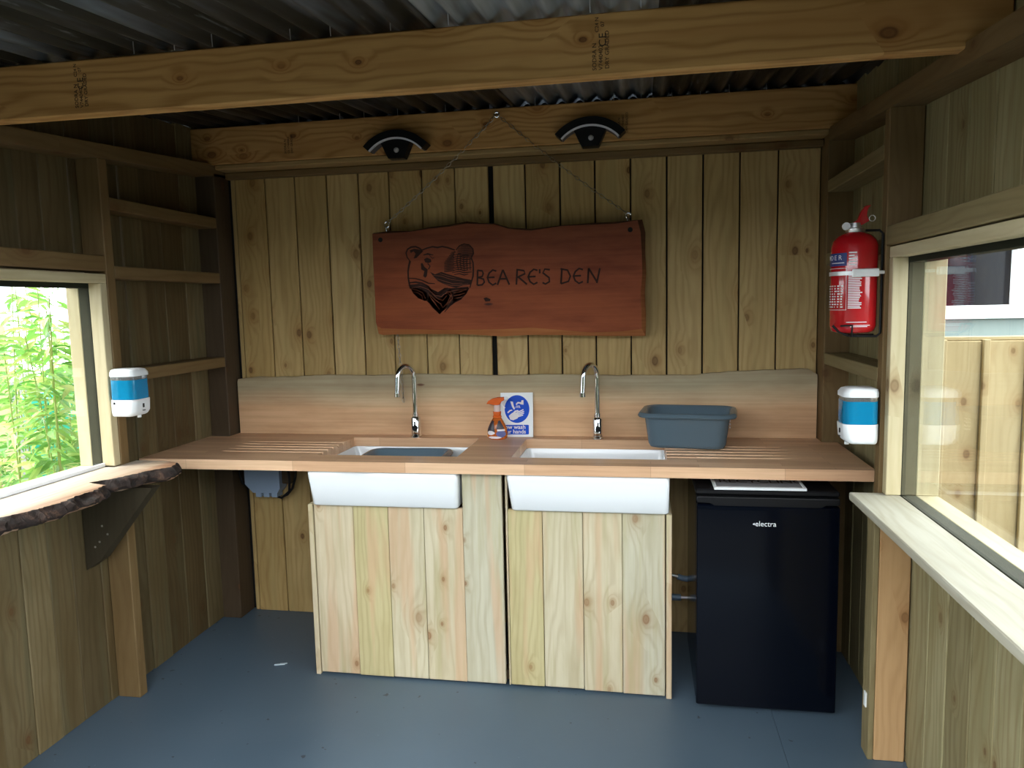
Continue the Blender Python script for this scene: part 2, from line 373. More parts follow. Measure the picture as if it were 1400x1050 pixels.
def text_mb(mb, body, size, T, depth=.0006, align='LEFT', mi=None, space=1.0, fat=0):
    cu = bpy.data.curves.new('lettering', 'FONT'); cu.body = body; cu.size = size; cu.extrude = depth/2; cu.align_x = align; cu.space_character = space; cu.resolution_u = 3; cu.offset = fat
    ob = bpy.data.objects.new('lettering', cu); COL.objects.link(ob); bpy.context.view_layer.update()
    me = bpy.data.meshes.new_from_object(ob.evaluated_get(bpy.context.evaluated_depsgraph_get()))
    mb.add([T @ v.co for v in me.vertices], [list(p.vertices) for p in me.polygons], None, mi)
    bpy.data.objects.remove(ob); bpy.data.curves.remove(cu); bpy.data.meshes.remove(me); return mb
def axes(o, x, y, z):
    x, y, z = Vector(x), Vector(y), Vector(z)
    return Matrix(((x.x, y.x, z.x, o[0]), (x.y, y.y, z.y, o[1]), (x.z, y.z, z.z, o[2]), (0, 0, 0, 1)))
def face_T(o, rotz=0.0):
    """text frame on a surface facing -y (towards the door)"""
    return axes(o, (1, 0, 0), (0, 0, 1), (0, -1, 0))
def stroke(mb, pts, wd, y0, y1, mi=None):
    """flat burned / printed stroke in the xz plane"""
    pts = [Vector((p[0], p[1])) for p in pts]
    ws = wd if isinstance(wd, (list, tuple)) else [wd]*len(pts)
    L = []; R = []
    for i, p in enumerate(pts):
        t = (pts[min(i+1, len(pts)-1)]-pts[max(i-1, 0)]);  t.normalize(); nn = Vector((-t.y, t.x))*ws[i]/2
        L.append(p+nn); R.append(p-nn)
    V = []; F = []
    for a, b in zip(L, R):
        V += [(a.x, y0, a.y), (b.x, y0, b.y), (a.x, y1, a.y), (b.x, y1, b.y)]
    for i in range(len(pts)-1):
        k = 4*i
        F += [[k, k+1, k+5, k+4], [k+2, k+6, k+7, k+3], [k, k+4, k+6, k+2], [k+1, k+3, k+7, k+5]]
    F += [[0, 2, 3, 1], [4*len(pts)-4, 4*len(pts)-3, 4*len(pts)-1, 4*len(pts)-2]]
    return mb.add(V, F, None, mi)

# ------------------------------------------------------------------ main dimensions (metres)
XL, XR = -1.300, 1.547          # inner faces of side cladding
SL, SR = -1.205, 1.447          # inner faces of the side studs
YF = -2.65                      # front of the hut (open)
def plate_z(y): return 2.10+.075*(y+.15)      # underside of the side wall plates
def roof_z(y): return 2.197+.095*(y+1.37)     # underside of roof sheets

# ------------------------------------------------------------------ floor, ground
mb = MB()
mb.box(XL-.02, 1.178, YF, .02, -.05, 0, 'x', .0005); mb.box(1.1795, XR+.02, YF, .02, -.05, 0, 'x', .001)
structure(mb.build('floor', 'floor'), 'blue grey painted board floor of the hut')
mb = MB(); mb.box(-14, 14, -16, 14, -.35, -.06, 'x', .01); structure(mb.build('ground', 'grass'), 'rough grass ground outside the hut')

# ------------------------------------------------------------------ back wall
seams = [-1.19, -1.167, -1.015, -.867, -.71, -.556, -.41, -.254, -.102, .052, .07, .216, .369, .522, .673, .826, .976, .127+1, 1.278, 1.447]
mb = MB()
for a, b in zip(seams[:-1], seams[1:]):
    if b-a < .02 and a > 0: continue
    gp = random.uniform(.004, .008)
    dy = random.uniform(-.002, .002)
    mb.box(a+gp/2, b-gp/2, dy, .018+dy, 0, 2.13, 'z', .0025)
mb.box(-1.32, 1.57, .03, .04, -.05, 2.37, 'z', .001, mi=1)
wall_back = structure(mb.build('wall_back', ['back', 'dark']), 'back wall of vertical pine boards')
mb = MB(); mb.box(XL, SL, -.11, .015, 0, 2.12, 'z', .003); mb.build('corner_post', 'framedark', wall_back)
mb = MB(); mb.box(SR, XR, -.11, .015, 0, 2.12, 'z', .003); mb.build('corner_post', 'frame', wall_back)
mb = MB(); mb.box(-1.19, SR, -.042, .0, 2.098, 2.127, 'x', .004); mb.build('wall_plate', 'frame', wall_back)
mb = MB(); mb.box(-1.19, SR, -.121, -.001, 2.128, 2.1495, 'x', .004); mb.build('ledger_strip', 'ledger', wall_back)

# ------------------------------------------------------------------ side walls
WY0, WZ0, WZ1 = -.885, .925, 1.605           # left window opening, far edge / bottom / top
WL1 = -2.25                                   # near edge of both windows
def side_wall(name, x0, x1, mat, zb, zt, label):
    """vertical boards from the back corner to the open front, with the window opening left out"""
    mb = MB(); y = .02
    while y > YF:
        wd = random.uniform(.105, .15); y2 = max(YF, y-wd); gp = random.uniform(.002, .004)
        dx = random.uniform(-.003, .003)
        cuts = [(0, 2.5)] if (y2 >= WY0-.001 or y <= WL1) else [(0, zb), (zt, 2.5)]
        if y > WY0 > y2:   # make boards break exactly at the window
            y2 = WY0; cuts = [(0, 2.5)]
        if y > WL1 > y2: y2 = WL1
        for za, zc in cuts:
            zc2 = min(zc, roof_z(y2)+.016)
            mb.box(x0+dx, x1+dx, y2+gp/2, y-gp/2, za, zc2, 'z', .0025)
        y = y2
    return structure(mb.build(name, mat), label)
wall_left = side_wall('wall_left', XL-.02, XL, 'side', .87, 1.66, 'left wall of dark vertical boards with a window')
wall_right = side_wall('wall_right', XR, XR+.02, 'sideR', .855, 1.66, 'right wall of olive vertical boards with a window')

def sloped_bar(mb, x0, x1, y0, y1, fz0, h):
    """bar running along y whose underside follows fz0"""
    V = []
    for y in (y0, y1):
        for (x, dz) in ((x0, 0), (x1, 0), (x1, h), (x0, h)): V.append((x, y, fz0(y)+dz))
    F = [[0, 1, 2, 3], [7, 6, 5, 4], [0, 4, 5, 1], [1, 5, 6, 2], [2, 6, 7, 3], [3, 7, 4, 0]]
    ou, ov = random.random()*30, random.random()*30
    UV = [[(V[k][1]+ou, V[k][0]+V[k][2]+ov) for k in f] for f in F]
    mb.add(V, F, UV)
for side, parent, xo, xi in (('L', wall_left, XL, SL), ('R', wall_right, XR, SR)):
    a, b = min(xo, xi), max(xo, xi); mt = 'header' if side == 'R' else 'frame'
    mb = MB(); sloped_bar(mb, a+.001, b, YF, -.0, plate_z, .052); mb.build('top_plate', 'frame', parent)
    # noggins between the corner post and the first stud
    for z in ((1.868, 1.915), (1.617, 1.665), (1.228, 1.275)) if side == 'L' else ((1.905, 1.952), (1.617, 1.665), (1.222, 1.268)):
        mb = MB(); mb.box(a+.001, b, -.805, -.11, z[0], z[1], 'y', .003); mb.build('noggin', mt, parent)
    # studs
    mb = MB(); mb.box(a+.001, b, -.85, -.805, 0, plate_z(-.83), 'z', .003); mb.build('stud', 'frame', parent)
    mb = MB(); mb.box(a+.001, b, WL1-.045, WL1, 0, plate_z(WL1), 'z', .003); mb.build('stud', mt, parent)
    mb = MB(); mb.box(a+.001, b, YF, YF+.045, 0, plate_z(YF), 'z', .003); mb.build('stud', mt, parent)
    mb = MB(); mb.box(a+.001, b, -1.56, -1.515, 1.70, plate_z(-1.54), 'z', .003); mb.box(a+.001, b, -1.56, -1.515, 0, .84, 'z', .003)
    if side == 'L': mb.build('stud', mt, parent)
    # header over the window
    mb = MB(); mb.box(a+.001, b+(.0 if side == 'L' else 0)-(.0), WL1, -.85, 1.642, 1.70, 'y', .003); mb.build('window_header', mt, parent)
mb = MB(); mb.box(SR-.013, SR+.004, -.872, -.80, 0, .852, 'z', .002); mb.build('post_edging', 'header', wall_right)
mb = MB(); mb.box(SR+.005, SR+.098, -.872, -.852, 0, .852, 'z', .003); mb.build('post_facing', 'orange', wall_right)['label'] = 'reddish board facing the post under the sill'

# ------------------------------------------------------------------ windows
def window(name, xi, xm, xd, xo, z0, z1, label, y0=WY0):
    """lining (inside, three sides), glass, reveal with shade painted in, pale outer casing; xi inside face -> xo outside face"""
    def ring(mb, xa, xb, wd, bottom=True, inset=0):
        a, b = min(xa, xb), max(xa, xb)
        mb.box(a, b, y0, y0+wd, z0, z1, 'z', .002); mb.box(a, b, WL1-wd, WL1, z0, z1, 'z', .002)
        mb.box(a, b, WL1-wd, y0+wd, z1-inset, z1+wd, 'y', .002)
        if bottom: mb.box(a, b, WL1-wd, y0+wd, z0-wd, z0, 'y', .002)
    mb = MB(); ring(mb, xi, xm, .033, False); wdw = mb.build(name, 'pale'); structure(wdw, label)
    mb = MB(); ring(mb, xm, xd, .030, True, .018); mb.build('reveal', 'shaded_reveal', wdw)  # reveals coloured near black to stand for their shade
    mb = MB(); ring(mb, xd, xo, .045); mb.build('casing', 'pale', wdw)
    mb = MB(); s_ = 1 if xo > xi else -1
    a, b = sorted((xm+s_*.001, xm+s_*.006)); mb.box(a, b, WL1-.01, y0+.01, z0-.01, z1+.01, 'y', .0005); mb.build('pane', 'glass', wdw)
    if s_ < 0:
        mb = MB(); mb.box(xm+.0005, xm+.012, WL1, y0, z0-.002, z0+.012, 'y', .002); mb.build('glazing_bead', 'upvc', wdw)
    return wdw
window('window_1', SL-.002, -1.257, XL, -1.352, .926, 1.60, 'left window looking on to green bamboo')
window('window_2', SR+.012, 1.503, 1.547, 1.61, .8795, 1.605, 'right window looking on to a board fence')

# ------------------------------------------------------------------ roof
mb = MB(); pitch = .0762; amp = .0125
edges = [-1.76, -1.12, -.48, .165, .80, 1.44, 2.08]
for i in range(len(edges)-1):
    x0, x1 = edges[i]-.035, edges[i+1]+.035; nx = int((x1-x0)/pitch*10); V = []; F = []
    lift = .007*(i % 2)
    for j, y in enumerate((-2.85, -1.37, .30)):
        for k in range(nx+1):
            x = x0+(x1-x0)*k/nx; V.append((x, y, roof_z(y)+amp+lift+amp*math.cos(2*math.pi*x/pitch)))
    for j in range(2):
        for k in range(nx): a = j*(nx+1)+k; F.append([a, a+1, a+nx+2, a+nx+1])
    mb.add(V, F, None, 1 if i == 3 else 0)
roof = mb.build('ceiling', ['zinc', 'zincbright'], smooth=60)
so = roof.modifiers.new('thickness', 'SOLIDIFY'); so.thickness = .0008; so.offset = 1
structure(roof, 'corrugated galvanised roof sheets seen from below')
for (yy, xs) in ((-1.375, [-.62, -.50, -.39, -.17, -.06, .10, .25, .60, .72, .93, 1.05]), (-.125, [-.75, -.56, -.45, -.30, -.09, .10, .29, .49, .61, .72, .84, .95, 1.06, 1.20])):
    for x in xs:
        mb = MB(); yj = yy-.042; mb.tube([(x, yj, roof_z(yj)+.02), (x+.001, yj, roof_z(yj)-.012)], .0013, 6); mb.build('roof_screw', 'steel', roof)

def beam(name, y0, z0, z1, label, stamps, parent_mat='beam', xl=XL, xr=XR):
    mb = MB(); mb.box(xl, xr, y0, y0+.046, z0, z1, 'x', .004)
    o = mb.build(name, parent_mat); tag(o, label, 'beam')
    for (x, zc, h, lines) in stamps:
        st = MB(); ls = h/len(lines)*.0+.016
        for k, (t, dz, sz) in enumerate(lines):
            T = axes((x+k*.0155, y0-.0004, zc+dz), (0, 0, 1), (-1, 0, 0), (0, -1, 0))
            text_mb(st, t, sz, T)
        st.build('grade_stamp', 'ink', o)['label'] = 'dark printed timber grade stamp'
    return o
beam('roof_beam', -1.37, 2.047, 2.196, 'long planed timber beam nearest the camera, under the corrugated roof',
     [(.612, 2.060, .1, [('SODRA N', 0, .015), ('V7440402', .0, .0145), ('DRY GRADED', .002, .0145)]),
      (-.838, 2.066, .1, [('SODRA N', 0, .015), ('V7440402', .0, .0145), ('DRY GRADED', .002, .0145)])])
b1 = bpy.data.objects['roof_beam']
st = MB()
for x in (.636, -.818):
    T = axes((x, -1.3704, 2.115), (0, 0, 1), (-1, 0, 0), (0, -1, 0)); text_mb(st, 'CE', .026, T, space=1.1)
    T = axes((x-.018, -1.3704, 2.150), (0, 0, 1), (-1, 0, 0), (0, -1, 0)); text_mb(st, 'C24 N', .013, T)
    T = axes((x-.004, -1.3704, 2.162), (0, 0, 1), (-1, 0, 0), (0, -1, 0)); text_mb(st, '07', .013, T)
st.build('grade_stamp', 'ink', b1)
beam('roof_beam', -.125, 2.150, 2.313, 'timber beam along the top of the back wall, carrying the two black lights',
     [(-.835, 2.18, .1, [('SODRA N', 0, .014), ('CE V7440402', 0, .013), ('DRY GRADED', 0, .013)]),
      (.635, 2.18, .1, [('SODRA N', 0, .014), ('CE V7440402', 0, .013), ('DRY GRADED', 0, .013)])])

# ------------------------------------------------------------------ worktop
WXR = 1.506; WZ, WT = .900, .040; WYF, WYB = -.630, -.002
HL, HR, HY0, HY1 = (-.582, .004), (.218, .812), -.505, -.115
mb = MB()
def solid(x0, x1, y0, y1, top=None, nx=1, ys=None):
    """worktop piece; top(x,y) gives the groove depth"""
    ys = ys or [y0, y1]; xs = [x0+(x1-x0)*i/nx for i in range(nx+1)]; ny = len(ys)
    V = [(x, y, WZ-(top(x, y) if top else 0)) for x in xs for y in ys]; F = []
    for i in range(nx):
        for j in range(ny-1): a = i*ny+j; F.append([a, a+ny, a+ny+1, a+1])
    b = len(V); V += [(x, y, WZ-WT) for x in xs for y in ys]
    for i in range(nx):
        for j in range(ny-1): a = b+i*ny+j; F.append([a, a+1, a+ny+1, a+ny])
    def side(idx):
        for p, q in zip(idx[:-1], idx[1:]): F.append([p, q, b+q, b+p])
    side(list(range(ny))); side([nx*ny+j for j in range(ny)]); side([i*ny for i in range(nx+1)]); side([i*ny+ny-1 for i in range(nx+1)])
    mb.add(V, F)
gys = [-.46, -.405, -.35, -.295, -.24]
def groove(xa, xb):
    def f(x, y):
        t = max(0, min(1, (x-xb)/(xa-xb))); dmin = min(abs(y-g) for g in gys)
        return .012*t**.6*(1 if dmin < .0055 else 0.0)
    return f
gy = [HY0]
for g in gys: gy += [g-.009, g-.005, g+.005, g+.009]
gy.append(HY1)
solid(XL+.001, HL[0], HY0, HY1, groove(HL[0], HL[0]-.46), 14, gy)
solid(HL[1], HR[0], HY0, HY1)
solid(HR[1], WXR, HY0, HY1, groove(HR[1], HR[1]+.46), 14, gy)
solid(SL+.001, SR-.001, HY1, WYB-.0); solid(XL+.001, WXR, WYF, HY0)
wt = mb.build('worktop', 'stave', weld=True)
tag(wt, 'reddish oiled wooden worktop with two sink cut-outs and drainer grooves', 'worktop')

# backsplash slab
random.seed(3)
top = []
K = [(-1.195, 1.163), (-1.10, 1.172), (-.9, 1.172), (-.72, 1.181), (-.55, 1.176), (-.3, 1.182), (-.1, 1.178), (.1, 1.174), (.3, 1.178), (.5, 1.171), (.75, 1.170), (.95, 1.172), (1.1, 1.186), (1.25, 1.190), (1.38, 1.196), (1.425, 1.192), (1.442, 1.17)]
for i in range(81):
    x = -1.195+(1.442+1.195)*i/80
    for (xa, za), (xb, zb) in zip(K[:-1], K[1:]):
        if xa <= x <= xb+1e-6: z = za+(zb-za)*(x-xa)/(xb-xa); break
    top.append((x, z+random.uniform(-.0015, .0015)))
poly = [(1.442, .9005), (-1.195, .9005)]
mb = MB(); V = []; F = []
zs = [0, .3, .6, .85, .95, 1.0]
for (x, z) in top:
    for k, t in enumerate(zs): V.append((x, -.034+(.006 if t == 1 else 0), .9005+(z-.9005)*t))
    V.append((x, -.004, z))
nn = len(zs)+1; UV = []
for i in range(80):
    for k in range(nn-1):
        f = [i*nn+k, (i+1)*nn+k, (i+1)*nn+k+1, i*nn+k+1]; F.append(f); UV.append([(V[q][0], V[q][2]-.9) for q in f])
b = len(V); V += [(x, -.004, .9005) for x, z in top]
for i in range(80): F.append([b+i, i*nn+nn-1, (i+1)*nn+nn-1, b+i+1]); UV.append([(0, 0)]*4); F.append([i*nn, b+i, b+i+1, (i+1)*nn]); UV.append([(0, 0)]*4)
F.append([k for k in range(nn)]+[b]); UV.append([(0, .1)]*(nn+1)); F.append([80*nn+k for k in range(nn)]+[b+80]); UV.append([(0, .1)]*(nn+1))
mb.add(V, F, UV)
tag(mb.build('backsplash', 'splash', smooth=40), 'peach coloured wooden slab backsplash with a wavy top edge behind the taps', 'backsplash')

# ------------------------------------------------------------------ sinks
def sink(x0, x1, label):
    t = thing('belfast_sink', label, 'sink', ((x0+x1)/2, -.36, .716), 'white sinks under the worktop')
    y0, y1, z0, z1 = -.606, -.108, .716, .8595
    mb = MB(); R = []
    def ring(ax, bx, ay, by, z, r): return [(p[0], p[1], z) for p in rrect(ax, bx, ay, by, r)]
    R.append(ring(x0+.022, x1-.006, y0+.010, y1-.01, z0, .015)); R.append(ring(x0+.018, x1-.003, y0+.003, y1-.004, z0+.006, .018))
    R.append(ring(x0, x1, y0, y1, z1-.004, .015)); R.append(ring(x0+.003, x1-.003, y0+.003, y1-.003, z1, .013))
    R.append(ring(x0+.007, x1-.008, y0+.022, y1-.006, z1, .02)); R.append(ring(x0+.009, x1-.010, y0+.025, y1-.008, z1-.006, .02))
    R.append(ring(x0+.042, x1-.020, y0+.032, y1-.016, z0+.035, .03)); R.append(ring(x0+.06, x1-.06, y0+.07, y1-.06, z0+.022, .03))
    mb.rings(R); mb.build('basin', 'white', t, smooth=50)
    mb = MB(); mb.lathe([(0.001, 0), (.036, 0), (.036, .003), (.02, .001), (.001, .001)], ((x0+x1)/2, -.3, z0+.0225), 20); mb.build('drain', 'chrome', t, smooth=40)
    return t
sink(-.587, .026, 'white ceramic sink holding the grey bowl, nearer the small window')
sink(.214, .818, 'empty white ceramic sink beside the black fridge')

# ------------------------------------------------------------------ cabinet
cab = thing('sink_cabinet', 'low cabinet of fresh pale pine boards under the two white sinks', 'cabinet', (.1, -.5, 0))
random.seed(12)
def planks(lst):
    mb = MB()
    for (a, b, z1, y) in lst:
        gp = random.uniform(.001, .003); mb.box(a+gp/2, b-gp/2, -.577+y, -.557+y, .006+random.uniform(0, .006), z1, 'z', .0022)
    return mb
planks([(-.578, -.411, .7145, .002), (-.411, -.267, .713, 0), (-.267, -.121, .712, .001), (-.121, .036, .712, .002), (.036, .192, .858, .0)]).build('front_panel', 'cab', cab)
planks([(.204, .2125, .858, 0), (.2128, .345, .7125, 0), (.345, .499, .7125, .002), (.499, .645, .7125, .001), (.645, .803, .7125, 0)]).build('front_panel', 'cab', cab)
mb = MB(); mb.box(-.600, -.580, -.58, -.06, 0, .7135, 'z', .002); mb.build('side_panel', 'cab', cab)
mb = MB(); mb.box(.806, .826, -.585, -.06, 0, .712, 'z', .002); mb.build('side_panel', 'cab', cab)
mb = MB(); mb.box(.195, .202, -.545, -.525, 0.02, .71, 'z', .002); mb.box(-.578, .80, -.555, -.51, .02, .06, 'x', .002); mb.build('inner_frame', 'framedark', cab)

# ------------------------------------------------------------------ taps
def tap(x, y, label):
    t = thing('mixer_tap', label, 'tap', (x, y, WZ), 'chrome swan neck taps')
    mb = MB(); mb.lathe([(.003, 0), (.026, 0), (.026, .006), (.0215, .009), (.0215, .088), (.019, .092), (.015, .095), (.015, .11), (.002, .11)], (x, y, WZ+.0005), 28); mb.build('body', 'chrome', t, smooth=35)
    pts = [(x, y, WZ+.09), (x, y, WZ+.26)]; R = .045; dx, dy = -.60, -.80
    for k in range(0, 13):
        a = math.radians(180*k/12); d = R*(1-math.cos(a)); pts.append((x+dx*d, y+dy*d, WZ+.275+R*1.15*math.sin(a)))
    d = 2*R; pts.append((x+dx*d*1.03, y+dy*d*1.03, WZ+.235)); pts.append((x+dx*d*1.06, y+dy*d*1.06, WZ+.205))
    mb = MB(); mb.tube(pts, .0115, 16); mb.build('spout', 'chrome', t, smooth=40)
    mb = MB(); e = Vector(pts[-1]); mb.tube([e+Vector((0, 0, .006)), e-Vector((0, 0, .012))], .0130, 16); mb.build('aerator', 'chrome', t, smooth=40)
    mb = MB(); mb.tube([(x+.004, y-.021, WZ+.045), (x+.004, y-.030, WZ+.045)], .012, 16); mb.tube([(x+.004, y-.027, WZ+.05), (x+.004, y-.030, WZ+.075)], .004, 8); mb.build('lever', 'black', t, smooth=40)
    return t
tap(-.295, -.085, 'chrome swan neck tap behind the sink that holds the grey bowl')
tap(.528, -.085, 'chrome swan neck tap behind the empty sink')

# ------------------------------------------------------------------ washing-up bowls
def bowl(cx, cy, z, rot, sc, label, h=.145, tab=True):
    t = thing('washing_up_bowl', label, 'bowl', (cx, cy, z), 'slate grey washing-up bowls')
    T = Matrix.Translation((cx, cy, z)) @ Matrix.Rotation(rot, 4, 'Z')
    def ring(ax, ay, zz, r): return [T @ Vector((p[0], p[1], zz)) for p in rrect(-ax*sc[0], ax*sc[0], -ay*sc[1], ay*sc[1], r, 6)]
    R = [ring(.130, .095, 0, .035), ring(.143, .108, .004, .04), ring(.150, .115, .018, .045), ring(.164, .130, h-.016, .05), ring(.166, .132, h-.012, .05),
         ring(.186, .148, h-.018, .06), ring(.190, .152, h-.012, .062), ring(.184, .147, h-.001, .06), ring(.172, .138, h+.001, .052), ring(.160, .126, h-.008, .048), ring(.147, .112, .02, .042), ring(.13, .095, .006, .03)]
    mb = MB(); mb.rings(R); mb.build('tub', 'bowl', t, smooth=55)
    if tab:
        lb = MB()
        for k, (u, v) in enumerate([(0, 0), (0, .012), (0, .026), (.01, .0), (.012, .014), (.012, .03), (.0, .04), (.012, .042)]):
            p = T @ Vector((.1605*sc[0]+.0006, -.02+u, .075+v)); q = T @ Vector((.162*sc[0]+.0006, -.013+u, .079+v))
            lb.box(min(p.x, q.x), max(p.x, q.x)+.002, min(p.y, q.y), max(p.y, q.y), min(p.z, q.z), max(p.z, q.z), 'x', .0003)
        lb.build('moulded_marks', 'labelwhite', t)
    return t
bowl(.905, -.198, WZ+.0005, math.radians(-7), (1.02, .98), 'slate grey washing-up bowl standing on the worktop by its drainer grooves')
bowl(-.275, -.318, .7395, math.radians(2), (1.0, .98), 'slate grey washing-up bowl sunk inside a white sink', .128, False)

# ------------------------------------------------------------------ spray bottle and wash-hands notice
bx, by = .090, -.118
t = thing('spray_bottle', 'clear orange trigger spray bottle with a dark printed label in front of the notice', 'bottle', (bx, by, WZ))
prof = [(.002, 0), (.034, .0), (.043, .006), (.046, .022), (.043, .045), (.035, .066), (.026, .083), (.0195, .093), (.017, .097), (.002, .097)]
mb = MB(); mb.lathe(prof, (bx, by, WZ+.0005), 26, sy=.62); mb.build('bottle_body', 'orangecl', t, smooth=40)
def bottle_r(z):
    for (ra, za), (rb, zb) in zip(prof[:-1], prof[1:]):
        if za <= z <= zb and zb > za: return ra+(rb-ra)*(z-za)/(zb-za)
    return .03
def patch(mb, z0, z1, a0, a1, off=.0006, nz=6, na=8, shrink=None, mi=None):
    V = []; F = []
    for i in range(nz+1):
        z = z0+(z1-z0)*i/nz; r = bottle_r(z)+off; s_ = shrink(i/nz) if shrink else 1
        for k in range(na+1):
            a = math.radians((a0+a1)/2+(a1-a0)/2*(2*k/na-1)*s_); V.append((bx+r*math.cos(a), by+.62*r*math.sin(a)-.0004, WZ+z))
    for i in range(nz):
        for k in range(na): p = i*(na+1)+k; F.append([p, p+1, p+na+2, p+na+1])
    mb.add(V, F, None, mi)
mb = MB()
patch(mb, .036, .084, 190, 262, shrink=lambda f: 1-.5*f, mi=0); patch(mb, .048, .085, 268, 325, shrink=lambda f: 1-.6*f, mi=0)
patch(mb, .012, .044, 268, 330, .0010, shrink=lambda f: math.sin(math.pi*(.1+.8*f)), mi=1)
patch(mb, .022, .040, 205, 262, .0010, shrink=lambda f: math.sin(math.pi*(.1+.8*f)), mi=2)
patch(mb, .006, .016, 215, 300, .0012, shrink=lambda f: math.sin(math.pi*(.15+.7*f)), mi=2)
patch(mb, .040, .047, 275, 325, .0014, mi=2)
mb.build('printed_label', ['bottleblack', 'bottlelabel', 'labelwhite'], t, smooth=60)
mb = MB(); mb.lathe([(.002, .0972), (.0195, .0972), (.0195, .102), (.0165, .105), (.0180, .121), (.0175, .123), (.002, .123)], (bx, by, WZ+.0005), 22); mb.build('collar', 'orangepl', t, smooth=30)
mb = MB(); mb.lathe([(.002, .1232), (.0145, .1232), (.0135, .152), (.002, .152)], (bx, by, WZ+.0005), 20); mb.build('neck', 'pinkcl', t, smooth=30)
head = [(-.046, .157), (-.038, .170), (-.020, .181), (.002, .186), (.034, .187), (.035, .174), (.022, .168), (.014, .154), (-.002, .151), (-.016, .153), (-.032, .157)]
mb = MB(); mb.prism([(bx+x, WZ+z) for x, z in head], by-.011, by+.011, 'y')
o = mb.build('trigger_head', 'orangepl', t); bv = o.modifiers.new('round', 'BEVEL'); bv.width = .0035; bv.segments = 3
mb = MB(); mb.tube([(bx+.034, by, WZ+.181), (bx+.046, by, WZ+.181)], .008, 12); mb.build('nozzle', 'plastic', t, smooth=30)
mb = MB(); mb.tube([(bx+.019, by, WZ+.172), (bx+.022, by, WZ+.158), (bx+.029, by, WZ+.146), (bx+.036, by, WZ+.138)], [.005, .0045, .004, .003], 8); mb.build('trigger', 'plastic', t, smooth=40)

t = thing('wash_hands_notice', 'white notice with a blue hand-washing circle leaning on the backsplash', 'sign', (.16, -.07, WZ))
sc_ = .000272
def NP(X, Y, d=0): return Vector(((X-450)*sc_, (888-Y)*sc_*1.06, -d))
TN = Matrix.Translation((.096, -.078, WZ+.0015)) @ Matrix.Rotation(math.radians(4), 4, 'Z') @ Matrix.Rotation(math.radians(90-8), 4, 'X')
# notice frame: local x right, local y up the board, local -z is towards the wall after the rotation, so printed marks use +z
def NV(X, Y, d=0): return TN @ Vector(((X-450)*sc_, (888-Y)*sc_*1.06, d))
def nshape(mb, pts, d, mi=0, th=.0004):
    n_ = len(pts); V = [NV(x, y, d) for x, y in pts]+[NV(x, y, d-th) for x, y in pts]
    F = [list(range(n_)), list(range(n_, 2*n_))[::-1]]+[[i, (i+1) % n_, n_+(i+1) % n_, n_+i] for i in range(n_)]
    mb.add(V, F, None, mi)
mb = MB(); nshape(mb, [(450, 888), (985, 888), (985, 200), (450, 200)], .0, 0, .003); mb.build('board', 'plastic', t)
mb = MB(); nshape(mb, [(722+205*math.cos(k*math.pi/30), 455+215*math.sin(k*math.pi/30)) for k in range(60)], .0006)
nshape(mb, [(x, y) for x, y in rrect(480, 915, 700, 848, 14)], .0006); mb.build('blue_print', 'blue', t)
mb = MB(); Dp = .0010
nshape(mb, [(830, 318), (830, 388), (790, 384), (770, 372), (738, 370), (722, 392), (702, 390), (712, 362), (735, 345), (790, 350), (797, 320)], Dp)
for a in ((712, 402, 692, 438), (728, 402, 718, 440), (742, 402, 745, 440), (754, 400, 768, 440)):
    nshape(mb, [(a[0], a[1]), (a[0]+9, a[1]), (a[2]+9, a[3]), (a[2], a[3])], Dp)
nshape(mb, [(585, 560), (640, 515), (700, 512), (740, 520), (752, 560), (730, 600), (660, 628), (610, 618)], Dp)          # palm
for x0_, y0_, x1_, y1_ in ((735, 512, 828, 462), (742, 532, 838, 488), (744, 554, 836, 516), (738, 576, 822, 546)):            # four fingers
    nshape(mb, [(x0_-30, y0_-4), (x0_-26, y0_+15), (x1_-4, y1_+13), (x1_+4, y1_+6), (x1_, y1_-3), (x1_-10, y1_-3)], Dp+.0001)
nshape(mb, [(650, 515), (690, 478), (735, 470), (752, 478), (742, 492), (706, 500), (690, 520)], Dp+.0002)                      # thumb
nshape(mb, [(560, 505), (598, 472), (640, 462), (648, 476), (612, 488), (575, 520)], Dp); nshape(mb, [(612, 335), (655, 340), (668, 400), (690, 448), (672, 466), (640, 420)], Dp)
mb.build('pictogram', 'labelwhite', t)
mb = MB(); Tt = TN @ Matrix.Translation(((862-450)*sc_, (888-762)*sc_*1.06, .0008)); text_mb(mb, 'Now wash', .026, Tt, .0004, 'RIGHT', fat=.0005)
Tt = TN @ Matrix.Translation(((866-450)*sc_, (888-832)*sc_*1.06, .0008)); text_mb(mb, 'your hands', .025, Tt, .0004, 'RIGHT', fat=.0005); mb.build('wording', 'labelwhite', t)

# ------------------------------------------------------------------ fridge
fx0, fx1 = .911, 1.391
t = thing('fridge', 'black undercounter fridge with white lettering on its door', 'fridge', ((fx0+fx1)/2, -.4, 0))
mb = MB(); mb.box(fx0, fx1, -.602, -.11, .022, .800, 'x', .006); mb.build('cabinet_body', 'fridge', t)
mb = MB(); mb.box(fx0-.003, fx1+.003, -.622, -.10, .800, .820, 'x', .005); mb.build('top_panel', 'black', t)
mb = MB()
R = []
for z, yo, xo in ((.022, .004, .004), (.026, 0, 0), (.750, 0, 0), (.764, .002, 0), (.770, .012, .002)):
    R.append([(p[0], p[1], z) for p in rrect(fx0+xo, fx1-xo, -.646+yo, -.604, .006, 3)])
mb.rings(R); door = mb.build('door', 'fridge', t, smooth=30)
mb = MB(); hp = [(fx0, .798), (fx1, .798), (fx1, .775), (1.345, .773)]
for k in range(13):
    a = k/12; hp.append((1.33-(1.33-.972)*a, .764-.010*math.sin(math.pi*a)))
hp += [(.957, .773), (fx0, .775)]
